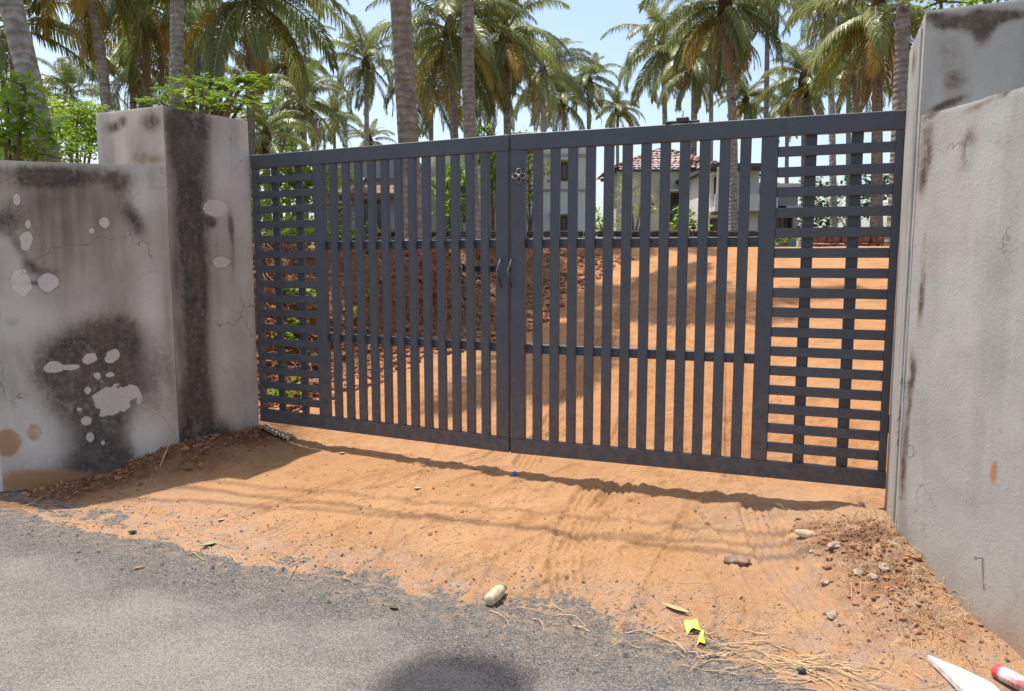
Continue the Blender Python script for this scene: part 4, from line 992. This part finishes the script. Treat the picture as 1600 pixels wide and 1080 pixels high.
# drumstick tree over the left pillar: fine compound leaves
def drumstick():
    bx = (-3.3, 8.2); b = (bx[0], bx[1], gz(*bx)); rg = random.Random(77)
    g = empty('drumstick_tree', b); tag(g, 'feathery bright green tree branches hanging over the top of the left pillar', 'tree', 'shrubs and trees in the plot')
    st = MB(); fo = MB(); ends = []
    for px, py in ((245, 150), (262, 132), (285, 140), (300, 120), (320, 142), (335, 116), (350, 130), (365, 118), (380, 135), (395, 120), (300, 155), (340, 155), (375, 160), (270, 158), (400, 145), (355, 150), (318, 128), (388, 112)):
        p = at_depth(px, py + 4, 8.2 + rg.uniform(-.5, .5)) - np.array(b); ends.append(p)
        st.tube([(0, 0, -.1), (p[0] * .25, p[1] * .25, p[2] * .6), tuple(p * np.array([.75, .75, .93])), tuple(p)], [.05, .035, .014, .004], 6)
        az = rg.uniform(0, 6.28)
        for k in range(7):                      # pinnae
            a = az + k * .9; dirv = np.array([math.cos(a), math.sin(a) * .7, rg.uniform(-.15, .30)]); L = rg.uniform(.22, .36)
            q = p - np.array([0, 0, .02 * k]); st.tube([tuple(q), tuple(q + dirv * L)], [.004, .0015], 4)
            for j in range(9):
                t = (j + 1) / 9.5
                for s in (-1, 1):
                    c = q + dirv * L * t; sd = np.cross(dirv, (0, 0, 1.0)); sd = sd / (np.linalg.norm(sd) + 1e-6) * s
                    l = .055 * rg.uniform(.8, 1.25); v = sd * .85 + dirv * .4 + np.array([0, 0, rg.uniform(-.55, .1)]); v /= np.linalg.norm(v); w = np.cross(v, (0, 0, 1.0)); w = w / (np.linalg.norm(w) + 1e-6) * l * .30
                    fo.poly([c, c + v * l * .5 + w, c + v * l, c + v * l * .5 - w], [(0, 1, 2, 3)])
    st.build('trunk', M['bark'], g, True); fo.build('crown', M['leaf_bright'], g)
drumstick()
def banana(px, Y, label, seed, n=6, h=1.6, ll=1.5):
    b = gp(px, Y); rg = random.Random(seed); g = empty('banana_plant', b); tag(g, label, 'banana plant', 'banana plants')
    mb = MB(); mb.tube([(0, 0, -.1), (.02, 0, h * .5), (0, .02, h)], [.11, .09, .05], 10); mb.build('stem', M['banana'], g, True)
    for k in range(n):
        a = k * 2.4 + rg.uniform(-.4, .4); e0 = R(rg.uniform(45, 75)); V = []; m = 12; p = np.array([0, 0, h * .95]); L = ll * rg.uniform(.8, 1.15)
        for i in range(m + 1):
            t = i / m; e = e0 - R(85) * t ** 1.6; d = np.array([math.cos(a) * math.cos(e), math.sin(a) * math.cos(e), math.sin(e)]); sd = np.array([-math.sin(a), math.cos(a), 0])
            w = .24 * math.sin(math.pi * min(1, max(0, (t - .12) / .88)) ** .8) if t > .12 else .012
            up = np.cross(sd, d) * -1
            V += [p - sd * w - np.array([0, 0, w * .35]) * 1.0, p, p + sd * w - np.array([0, 0, w * .35])]; p = p + d * L / m
        mb = MB(); mb.poly(V, [f for i in range(m) for f in ((3 * i, 3 * i + 1, 3 * i + 4, 3 * i + 3), (3 * i + 1, 3 * i + 2, 3 * i + 5, 3 * i + 4))]); mb.build('leaf', M['banana'], g, True)
banana(18, 10.5, 'banana plant with broad arching leaves at the far left above the wall', 5, 6, 1.0, 1.3)
banana(702, 21, 'banana plant in front of the white house behind the left leaf', 6, 7, 1.3, 1.6)

# ------------------------------------------------------------------ loose things on the ground (stuff)
def scatter_lumps(name, pts, mat, label, cat, lvl=1, flat=.7):
    V0, F0 = ICO1 if lvl == 1 else ICO2; Vs = []; Fs = []; rg = np.random.RandomState(len(pts)); b = 0
    for x, y, z, s in pts:
        V = V0 * (1 + .17 * rg.randn(len(V0), 1)) * np.array([s * rg.uniform(.7, 1.3), s * rg.uniform(.7, 1.3), s * flat * rg.uniform(.7, 1.2)])
        a = rg.uniform(0, 6.28); co, si = math.cos(a), math.sin(a); V = np.stack([V[:, 0] * co - V[:, 1] * si + x, V[:, 0] * si + V[:, 1] * co + y, V[:, 2] + z], 1)
        Vs.append(V); Fs.append(F0 + b); b += len(V0)
    o = link_mesh(name, np_mesh(name, np.concatenate(Vs), np.concatenate(Fs), False), mat); tag(o, label, cat, None, 'stuff'); return o
OCT = (np.array([[1, 0, 0], [-1, 0, 0], [0, 1, 0], [0, -1, 0], [0, 0, 1], [0, 0, -1]], float), np.array([[0, 2, 4], [2, 1, 4], [1, 3, 4], [3, 0, 4], [2, 0, 5], [1, 2, 5], [3, 1, 5], [0, 3, 5]]))
def scatter_grit(name, x, y, s, mat, label, cat, zoff=0.0, zfix=None):
    rg = np.random.RandomState(len(x)); z = gzs(x, y) if zfix is None else np.maximum(gzs(x, y), zfix)
    n = len(x); V = OCT[0][None] * (s[:, None, None] * rg.uniform(.6, 1.4, (n, 6, 3))); a = rg.uniform(0, 6.28, n); co, si = np.cos(a)[:, None], np.sin(a)[:, None]
    V = np.stack([V[..., 0] * co - V[..., 1] * si + x[:, None], V[..., 0] * si + V[..., 1] * co + y[:, None], V[..., 2] * .7 + (z + zoff)[:, None]], -1)
    Fc = (OCT[1][None] + (np.arange(n) * 6)[:, None, None]).reshape(-1, 3)
    o = link_mesh(name, np_mesh(name, V.reshape(-1, 3), Fc, False), mat); tag(o, label, cat, None, 'stuff'); return o
rs = np.random.RandomState(5)
def frontal(n, e0, e1, u0=-4.9, u1=.6):
    u = rs.uniform(u0, u1, n); e = rs.uniform(e0, e1, n); return RT[0] * u + RN[0] * (e + EC), RT[1] * u + RN[1] * (e + EC)
x, y = frontal(2600, -.05, 1.5); scatter_grit('earth_crumbs', x, y, np.abs(rs.randn(2600)) ** 1.6 * .0026 + .0014, M['clod'], 'small reddish earth crumbs strewn over the sandy driveway', 'soil')
x, y = frontal(3600, -.35, .45); x = x; scatter_grit('gravel', x, y, np.abs(rs.randn(3600)) ** 1.6 * .0020 + .0013, M['chip'], 'fine dark gravel along the broken road edge', 'gravel', .001, 0.0)
x, y = frontal(1500, -1.2, .5); scatter_grit('grit', x, y, np.abs(rs.randn(1500)) * .0022 + .0016, M['pebble'], 'pale grit scattered over the road and its edge', 'grit', .001, 0.0)
# clods: heap by the right pillar and foot of the walls, then the cut bank
pts = []
for i in range(900):
    t = random.random(); c = np.array([1.60, 3.72]) * (1 - t) + np.array([1.62, 2.95]) * t; x_, y_ = c + np.random.randn(2) * np.array([.11, .12])
    s = abs(random.gauss(0, 1)) ** 1.5 * .0050 + .0026
    s = min(s, .015)
    pts.append((x_, y_, gz(x_, y_) + s * .25, s))
for i in range(700):
    t = random.random(); a_, b_ = (PA, PB) if random.random() < .4 else (PB, PC); c = a_ * (1 - t) + b_ * t; nn = np.array([.5, -.85]); q = c + nn * abs(random.gauss(.06, .16)); s = abs(random.gauss(0, 1)) ** 1.5 * .006 + .003
    pts.append((q[0], q[1], gz(q[0], q[1]) + s * .25, s))
scatter_lumps('soil_clods', pts, M['clod'], 'dry reddish soil clods heaped along the foot of the walls', 'soil')
pts = []
bp = np.random.RandomState(11)
for i in range(4200):
    k = bp.randint(0, len(BANK) - 3); a, b_ = BANK[k], BANK[k + 1]; t = bp.rand(); d = b_ - a; d = d / np.linalg.norm(d); nrm = np.array([-d[1], d[0]])
    p = a + (b_ - a) * t + nrm * bp.uniform(-.45, 1.5); s = min(abs(bp.randn()) ** 1.4 * .022 + .008, .055)
    if e_of(*p) < 1.75 or (p[0] < -3.0): continue
    pts.append((p[0], p[1], gz(*p) + s * .2, s))
scatter_lumps('bank_clods', pts, M['clod_dark'], 'dark red clods tumbled down the cut earth bank behind the gate', 'soil')
pts = []
for px, py, s in ((1290, 905, .016), (1300, 940, .02), (1285, 860, .014), (1308, 935, .012), (1268, 870, .013), (1315, 950, .010), (1325, 860, .018), (1345, 810, .02), (1340, 905, .02), (1380, 910, .024), (1362, 915, .02), (1395, 890, .015)):
    q = at_height(px, py, .12); pts.append((q[0], q[1], gz(q[0], q[1]) + s * .3, s))
STONE_WHERE = ['leftmost, left of the clod heap', 'below the leftmost stone, biggest of a close trio', 'just below the cream husk piece', 'right one of the close trio', 'left of the whitish flat stone',
    'lowest and smallest of the close trio', 'at the top of the clod heap', 'nearest the right end of the gate', 'in the middle of the clod heap', 'at the right side of the heap, largest of all', 'between two others low in the heap', 'closest to the right wall']
for i, (x_, y_, z_, s) in enumerate(pts):
    V, Fc = ICO2; rg = np.random.RandomState(i); V = V * (1 + .10 * rg.randn(len(V), 1)) * np.array([s * rg.uniform(.9, 1.5), s, s * .7]); mb = MB(); mb.poly(V, [tuple(f) for f in Fc])
    o = mb.build('stone', M['pebble']); o.location = (x_, y_, z_); o.rotation_euler = (0, 0, i * 1.3); tag(o, 'small greyish pink stone ' + STONE_WHERE[i], 'stone', 'stones by the right wall')

def strands(name, specs, mat, label, cat, nseg=5):
    """specs: (points, radius)"""
    mb = MB()
    for pts, r in specs: mb.tube(pts, [r * (1 - .5 * i / (len(pts) - 1)) for i in range(len(pts))], 4, False)
    o = mb.build(name, mat); tag(o, label, cat, None, 'stuff'); return o
def lying(x, y, L, a, r, rg, curl=.5, lift=.01, road=False):
    pts = []; n = 6; k = rg.uniform(-curl, curl)
    for i in range(n):
        pts.append((x, y, max(gz(x, y), 0.0 if road else -1) + r + lift * math.sin(math.pi * i / (n - 1)) * rg.random())); x += math.cos(a) * L / n; y += math.sin(a) * L / n; a += k / n + rg.uniform(-.15, .15)
    return pts
rg = random.Random(31); sp = []
def edge_pt(u, e): return RT * u + RN * (e + EC)
base_a = math.atan2(RT[1], RT[0])
for i in range(150):                                     # straw litter along the road edge, thick on the right
    u = rg.gauss(-.22, .24) if i < 90 else rg.uniform(-4.7, .4); p = edge_pt(u, rg.gauss(.02, .06)); r = rg.uniform(.0012, .0030)
    sp.append((lying(p[0], p[1], rg.uniform(.03, .28), base_a + rg.gauss(0, .45) + (math.pi if rg.random() < .5 else 0), r, rg, .9, .02, True), r))
for i in range(320):
    p = edge_pt(rg.uniform(-4.7, .5), rg.uniform(.02, 1.45)); r = rg.uniform(.0008, .0016)
    sp.append((lying(p[0], p[1], rg.uniform(.03, .16), rg.uniform(0, 6.28), r, rg, 1.2, .008, True), r))
strands('straw', sp, M['straw'], 'dry straw and stalks littering the edge of the road', 'straw')
sp = []
for i in range(700):                                     # fine dark twigs and leaf crumbs trodden into the sand
    p = edge_pt(rg.uniform(-4.7, .5), abs(rg.gauss(0, .55)) - .05); r = rg.uniform(.0004, .0011)
    sp.append((lying(p[0], p[1], rg.uniform(.015, .08), rg.uniform(0, 6.28), r, rg, .6, .004, True), r))
for i in range(420):
    p = edge_pt(rg.gauss(-.75, .30), rg.gauss(.22, .14)); r = rg.uniform(.0005, .0013)
    sp.append((lying(p[0], p[1], rg.uniform(.015, .06), rg.uniform(0, 6.28), r, rg, .8, .006, True), r))
strands('twig_litter', sp, M['root'], 'fine dark twigs and leaf crumbs trodden into the sand', 'litter')
sp = []
for i in range(800):                                     # dry grass on the heap by the right pillar
    t = rg.random(); c = np.array([1.66, 3.85]) * (1 - t) + np.array([1.66, 2.75]) * t; x_, y_ = c[0] + rg.gauss(-.03, .11), c[1] + rg.gauss(0, .09)
    L = rg.uniform(.03, .12); a = rg.uniform(0, 6.28); z = gz(x_, y_); el = rg.uniform(.1, 1.2)
    d = np.array([math.cos(a) * math.cos(el), math.sin(a) * math.cos(el), math.sin(el)]); p = np.array([x_, y_, z - .004]); q = p + d * L * .6; w = q + (d + np.array([0, 0, -.8])) * L * .4
    sp.append(([tuple(p), tuple(q), (w[0], w[1], max(w[2], gz(w[0], w[1]) + .002))], rg.uniform(.0008, .0016)))
strands('dry_grass', sp, M['straw'], 'tangle of dry grass on the soil beside the right wall', 'dry grass')
sp = []
for i in range(1000):                                     # roots and dead stalks hanging from the bank
    k = bp.randint(0, len(BANK) - 4) + 1; a, b_ = BANK[k], BANK[k + 1]; t = bp.rand(); d = b_ - a; d = d / np.linalg.norm(d); nrm = np.array([-d[1], d[0]])
    p = a + (b_ - a) * t + nrm * bp.uniform(0.0, 1.6)
    if e_of(*p) < 1.8 or p[0] < -3.0: continue
    L = bp.uniform(.10, .42); z = gz(*p); az = math.atan2(-nrm[1], -nrm[0]) + bp.randn() * .9; el = bp.uniform(-.6, 1.0)
    P = [np.array([p[0], p[1], z])]; 
    for j in range(4):
        dv = np.array([math.cos(az) * math.cos(el), math.sin(az) * math.cos(el), math.sin(el)]); P.append(P[-1] + dv * L / 4); el -= bp.uniform(.1, .5); az += bp.randn() * .3
    sp.append(([tuple(q) for q in P], bp.uniform(.002, .005)))
strands('bank_roots', sp, M['root'], 'dry roots and stalks sticking out of the cut bank', 'roots')
# green weeds on the bank
mb = MB(); rg = random.Random(8)
for px, py, Y in ((455, 400, 7.4), (440, 440, 7.2), (430, 545, 6.6), (465, 570, 6.7), (575, 455, 8.2), (556, 470, 8.0), (450, 410, 7.6), (480, 425, 7.8), (420, 385, 8)):
    p = at_depth(px, py, Y); z = gz(p[0], p[1]); leaf_cloud(mb, (p[0], p[1], z + .08), (.14, .12, .08), 60, .07, rg)
o = mb.build('weeds', M['leaf_bright']); tag(o, 'small green weeds growing on the cut earth bank', 'weeds', None, 'stuff')

# ------------------------------------------------------------------ single objects on the ground
def on_ground(px, py, z=.06, road=False):
    for _ in range(4):
        p = at_height(px, py, z); z = gz(p[0], p[1]); z = max(z, 0.0)
    return np.array([p[0], p[1], z])
def bottle():
    k = NT('yellowed_plastic'); x_ = k.sep(k.co.outputs['Object'])[0]; n = k.noise(30, 4)
    c = k.mix(k.rng(n, .35, .65), (.52, .42, .26), (.70, .63, .42)); c = k.mix(k.rng(k.noise(22, 3), .60, .68, 0, .9), c, (.50, .16, .03))
    mat = k.bsdf(c, .3, k.bump(n, .3, .004), .5, 0, .2)
    p = on_ground(775, 938); g = empty('plastic_bottle', (p[0], p[1], p[2] + .028), R(62)); tag(g, 'small yellowish plastic bottle lying on its side on the sand', 'bottle')
    g.rotation_euler = (0, R(-4), R(62))
    mb = MB(); mb.lathe([(.004, -.068), (.020, -.066), (.027, -.058), (.029, -.03), (.0285, .02), (.027, .035), (.022, .047), (.016, .052)], 22, 'x'); mb.build('body', mat, g, True)
    mb = MB(); mb.lathe([(.017, .0525), (.0175, .056), (.0175, .070), (.015, .073), (.003, .0735)], 18, 'x'); mb.build('cap', simple('dull_green_cap', (.20, .22, .15), .5), g, True)
bottle()
def leaf(name, px, py, L, W, rot, mat, label, curl=.3, z=.06):
    p = on_ground(px, py, z); mb = MB(); m = 10; V = []
    for i in range(m + 1):
        t = i / m; w = W * math.sin(math.pi * min(1, t * .96 + .02)) ** .8; x_ = L * (t - .5); zz = .004 + curl * L * (t - .5) ** 2
        V += [(x_, -w / 2, zz + abs(w) * .35), (x_, 0, zz), (x_, w / 2, zz + abs(w) * .35)]
    fs = [f for i in range(m) for f in ((3 * i, 3 * i + 3, 3 * i + 4, 3 * i + 1), (3 * i + 1, 3 * i + 4, 3 * i + 5, 3 * i + 2))]
    n = len(V); V2 = [(a, b_, c - .0015) for a, b_, c in V]; mb.poly(V + V2, fs + [tuple(n + q for q in f[::-1]) for f in fs])
    o = mb.build(name, mat, None, True); o.location = tuple(p); o.rotation_euler = (0, 0, rot); tag(o, label, 'leaf'); return o
leaf('fallen_leaf', 326, 854, .085, .035, R(35), simple('pale_green_leaf', (.30, .34, .17), .6, .2, 20), 'pale green fallen leaf at the sandy road edge')
leaf('fallen_leaf', 217, 889, .062, .016, R(40), simple('tan_leaf', (.42, .23, .10), .7, .2, 20), 'narrow tan dry leaf lying on the asphalt', .2, 0)
leaf('fallen_leaf', 207, 834, .05, .03, R(10), simple('dark_dry_leaf', (.05, .03, .02), .8, .2, 20), 'dark curled dry leaf on the sand near the left wall', .8)
leaf('fallen_leaf', 346, 814, .04, .02, R(20), simple('grey_green_leaf', (.42, .40, .28), .7, .2, 20), 'tiny greyish leaf on the sand left of the gate')
leaf('fallen_leaf', 535, 708, .05, .022, R(20), simple('whitish_leaf', (.60, .50, .38), .7, .2, 20), 'small whitish dry leaf in front of the left gate leaf')
leaf('fallen_leaf', 652, 764, .05, .02, R(10), simple('cream_leaf', (.58, .44, .28), .7, .2, 20), 'small cream dry leaf on the sand before the gate middle')
leaf('fallen_leaf', 615, 952, .05, .025, R(-30), simple('olive_leaf', (.09, .09, .03), .7, .2, 20), 'small olive leaf scrap on the asphalt near the edge', .5, 0)
leaf('fallen_leaf', 1055, 955, .13, .03, R(-42), simple('husk_leaf', (.52, .34, .17), .75, .25, 20), 'broad tan dry husk strip above the yellow packet', .3)
# coconut husk piece
p = on_ground(1258, 839); V, Fc = ICO2; V = V.copy() * np.array([.055, .026, .020]) * (1 + .06 * np.random.RandomState(3).randn(len(V), 1)); mb = MB(); mb.poly(V, [tuple(f) for f in Fc]); o = mb.build('husk_piece', simple('cream_husk', (.60, .50, .32), .8, .25, 30), None, True)
o.location = (p[0], p[1], p[2] + .016); o.rotation_euler = (0, .15, -.2); tag(o, 'cream coloured husk piece lying near the right end of the gate', 'husk')
p = on_ground(1305, 855); V, Fc = ICO2; V = V.copy() * np.array([.05, .022, .014]) * (1 + .10 * np.random.RandomState(4).randn(len(V), 1)); mb = MB(); mb.poly(V, [tuple(f) for f in Fc]); o = mb.build('stone', M['pebble']); o.location = (p[0], p[1], p[2] + .008); o.rotation_euler = (0, 0, .5); tag(o, 'whitish flat stone right of the cream husk piece', 'stone')
# crumpled brown rag
p = on_ground(1153, 880); V, Fc = ico(3); q = np.random.RandomState(9); V = V * np.array([.066, .040, .020]); nz = fbm(V[:, 0] * 40 + 5, V[:, 1] * 40 + V[:, 2] * 55, 4, 400); V = V * (.55 + .95 * nz)[:, None]
mb = MB(); mb.poly(V, [tuple(f) for f in Fc]); o = mb.build('crumpled_rag', simple('dusty_brown_cloth', (.24, .16, .115), .9, .35, 25, .1), None, True); o.location = (p[0], p[1], p[2] + .012); o.rotation_euler = (0, 0, -.3); tag(o, 'crumpled dusty brown rag on the sand before the right leaf', 'rag')
# blue bottle cap
p = on_ground(804, 742); mb = MB(); mb.lathe([(.015, 0), (.0165, .004), (.0165, .012), (.015, .014), (.004, .0145)], 18); o = mb.build('bottle_cap', simple('blue_plastic', (.05, .16, .38), .4, .15, 20), None, True); o.location = tuple(p); o.rotation_euler = (.5, .2, 0); tag(o, 'small blue bottle cap on the sand below the gate middle', 'bottle cap')
# black seed pod
p = on_ground(1252, 1052, 0); V, Fc = ICO2; mb = MB(); mb.poly(V * np.array([.017, .013, .012]) * (1 + .05 * np.random.RandomState(2).randn(len(V), 1)), [tuple(f) for f in Fc]); o = mb.build('seed_pod', M['dark_steel'], None, True); o.location = (p[0], p[1], p[2] + .01); tag(o, 'round black seed pod on the road edge among straw', 'seed pod')
# yellow packet, torn and folded, two lobes joined by a strip
def packet():
    k = NT('yellow_wrapper'); n = k.noise(40, 4); c = k.mix(k.rng(n, .35, .65), (.66, .60, .07), (.80, .76, .16)); mat = k.bsdf(c, .35, k.bump(k.noise(60, 4), .5, .004), .5)
    P = [on_ground(*q, .03) for q in ((1068, 975), (1090, 972), (1095, 990), (1074, 993), (1102, 1010), (1088, 1013))]
    o0 = P[0]; L = [q - o0 + np.array([0, 0, .008]) for q in P]
    def sheet(poly, lift):
        m = 7; A, B_, Cc, D = [np.array(q) for q in poly]; V = []
        for i in range(m):
            for j in range(m):
                s, t = i / (m - 1), j / (m - 1); v = (A * (1 - s) + B_ * s) * (1 - t) + (D * (1 - s) + Cc * s) * t
                v = v + np.array([0, 0, lift * math.sin(math.pi * s) * (.4 + t) + .004 * math.sin(9 * s + 5 * t)]); V.append(v)
        V += [v - np.array([0, 0, .0015]) for v in V]; fs = [tuple(f) for f in grid_faces(m, m)]; n_ = m * m
        return V, fs + [tuple(n_ + i for i in f[::-1]) for f in fs]
    mb = MB(); mb.poly(*sheet((L[0], L[1], L[2], L[3]), .014)); mb.poly(*sheet((L[2], L[2] + np.array([.012, 0, .004]), L[4], L[5]), .010))
    o = mb.build('yellow_packet', mat, None, True); o.location = tuple(o0); tag(o, 'bright yellow torn packet lying in the straw at the road edge', 'packet')
packet()
# white plastic plate fragment and red-and-white tube at the right bottom corner
def shard():
    k = NT('white_foam'); mat = k.bsdf(k.mix(k.rng(k.noise(30, 4), .4, .7), (.72, .70, .67), (.50, .43, .36)), .5, k.bump(k.noise(80, 3), .2, .002), .4)
    P = [on_ground(*q, .03) for q in ((1449, 1035), (1500, 1046), (1548, 1080), (1600, 1130), (1540, 1130), (1480, 1066))]
    c = sum(P) / 6; top = [q - c + np.array([0, 0, .030]) for q in P]; bot = [q - c + np.array([0, 0, .010]) for q in P]; ins = [t * .82 + np.array([0, 0, .002]) for t in top]
    ins2 = [np.array([t[0] * .78, t[1] * .78, t[2] - .007]) for t in top]
    n = 6; V = top + bot + ins + ins2; fs = [(i, (i + 1) % n, 6 + (i + 1) % n, 6 + i)[::-1] for i in range(n)] + [(i, (i + 1) % n, 12 + (i + 1) % n, 12 + i) for i in range(n)] + [(12 + i, 12 + (i + 1) % n, 18 + (i + 1) % n, 18 + i) for i in range(n)] + [tuple(range(18, 24)), tuple(range(11, 5, -1))]
    mb = MB(); mb.poly(V, fs); o = mb.build('plate_fragment', mat); o.location = tuple(c); tag(o, 'pointed white foam tray fragment at the bottom right corner', 'tray fragment')
shard()
def can():
    k = NT('printed_can'); n = k.noise(26, 4, .6); x_ = k.sep(k.co.outputs['Object'])[0]
    c = k.mix(k.rng(n, .42, .60), (.70, .55, .52), (.58, .13, .12)); c = k.mix(k.rng(k.noise(50, 5, .7), .5, .66, 0, .6), c, (.45, .28, .17)); c = k.mix(k.rng(x_, -.075, -.060, 1, 0), c, (.60, .06, .07)); c = k.mix(k.rng(k.noise(40, 3), .62, .68, 0, .8), c, (.45, .32, .06))
    mat = k.bsdf(c, .35, None, .5)
    a = on_ground(1558, 1056, .03); b_ = on_ground(1640, 1108, .03); d = b_ - a; ang = math.atan2(d[1], d[0])
    g = empty('paper_tube', tuple(a + d / np.linalg.norm(d) * .085 + np.array([0, 0, .027])), ang); tag(g, 'red and white printed tube lying at the bottom right corner by the wall', 'tube')
    mb = MB(); mb.lathe([(.018, -.092), (.0245, -.090), (.026, -.084), (.026, .10)], 22, 'x'); mb.build('body', mat, g, True)
    mb = MB(); mb.lathe([(.004, -.0955), (.016, -.0955), (.017, -.0925)], 18, 'x'); mb.build('end_cap', simple('red_cap', (.50, .05, .06), .4), g, True)
can()
# dry vine hanging down the left wall
def hang():
    pts = []
    for px, py, out in ((222, 622, .0), (220, 632, .02), (238, 640, .05), (258, 655, .09), (268, 670, .12), (266, 690, .15), (256, 715, .19), (245, 740, .24), (238, 766, .30)):
        u, z = plane_uv(PB, PC, px, py); base = PB + wdir * u; nrm = -back; d = ray(px, py)
        q = base + nrm * (out + .006); k = (q @ nrm) / (d[:2] @ nrm); P = CAM + d * k; pts.append(tuple(P))
    p = pts[-1]; pts[-1] = (p[0], p[1], max(gz(p[0], p[1]), 0) + .002)
    sm = []
    for i in range(len(pts) - 1):
        for t in (0, .33, .66): sm.append(tuple(np.array(pts[i]) * (1 - t) + np.array(pts[i + 1]) * t))
    sm.append(pts[-1]); mb = MB(); mb.tube(sm, [.0062 - .0024 * i / len(sm) for i in range(len(sm))], 6)
    o = mb.build('dry_vine', M['vine'], None, True); tag(o, 'dry bent vine stem hanging from the left wall down to the sand', 'vine')
hang()
# scraps at the foot of the left hinge: torn sacking
p = on_ground(445, 690); mb = MB(); rg = random.Random(4)
V = []; m = 14
for i in range(m):
    for j in range(4):
        t = i / (m - 1); q = on_ground(412 + 44 * t, 669 + 20 * t, .18); V.append(q + np.array([rg.uniform(-.01, .01), (j - 1.5) * .042 + rg.uniform(-.02, .02), .004 + .022 * math.sin(i * 1.7 + j * 2.1) ** 2]) - p)
mb.poly(V + [v - np.array([0, 0, .003]) for v in V], [tuple(f) for f in grid_faces(m, 4)] + [tuple(56 + k for k in f[::-1]) for f in grid_faces(m, 4)])
o = mb.build('sack_scrap', simple('pale_sacking', (.34, .25, .18), .9, .45, 30, .1), None, True); o.location = tuple(p); tag(o, 'crumpled pale sacking scrap at the foot of the left hinge', 'sacking')

# ------------------------------------------------------------------ pole with blocker added to shade the road; overhead cables; all out of frame
g = empty('shadow_pole', (-5.2, 2.6, 0)); tag(g, 'unseen pole with arm and blocker, added to cast a soft shadow on the road', 'shadow helper')
mb = MB(); mb.tube([(0, 0, -.3), (0, 0, 15.2)], [.14, .09], 12); mb.build('pole', M['plaster_right'], g, True)
lp = np.array([-.20, 2.55, 0]) + 15.0 * np.array([-SUN_A, SUN_B, 1]) - np.array([-5.2, 2.6, 0])
mb = MB(); mb.tube([(0, 0, 14.4), (lp[0] * .5, lp[1] * .5, 15.0), (lp[0] - .35, lp[1] - .1, lp[2] + .05)], .022, 8); mb.build('blocker_arm', M['steel'], g, True)
V, Fc = ICO2; mb = MB(); mb.poly(V * np.array([.29, .25, .10]), [tuple(f) for f in Fc]); o = mb.build('shadow_blocker', M['steel'], g, True); o.location = tuple(lp)  # no real lamp: unseen blocker added for the soft shadow on the road
def cable(pa, pb, za, zb, h, r, label):
    A = at_height(*pa, za); B_ = at_height(*pb, zb); A[2] = za; B_[2] = zb; off = np.array([-SUN_A, SUN_B, 1.0]); d = (B_ - A) / np.linalg.norm((B_ - A)[:2])
    pts = []
    for i in range(41):
        s = -9 + 20 * i / 40; q = A + d * s; q[2] = .08; q = q + off * (h + .0022 * (s - 1) ** 2); pts.append(tuple(q))
    mb = MB(); mb.tube(pts, r, 8); o = mb.build('power_cable', M['dark_steel'], None, True); tag(o, label, 'cable', 'cables along the road')
cable((572, 795), (1218, 855), .10, .10, 6.4, .011, 'overhead cable above the road edge, nearest to the gate')
cable((640, 797), (1218, 872), .10, .09, 6.2, .012, 'overhead cable above the road edge, middle one')
cable((1117, 830), (1290, 848), .10, .10, 6.7, .009, 'overhead cable above the road edge, topmost one')
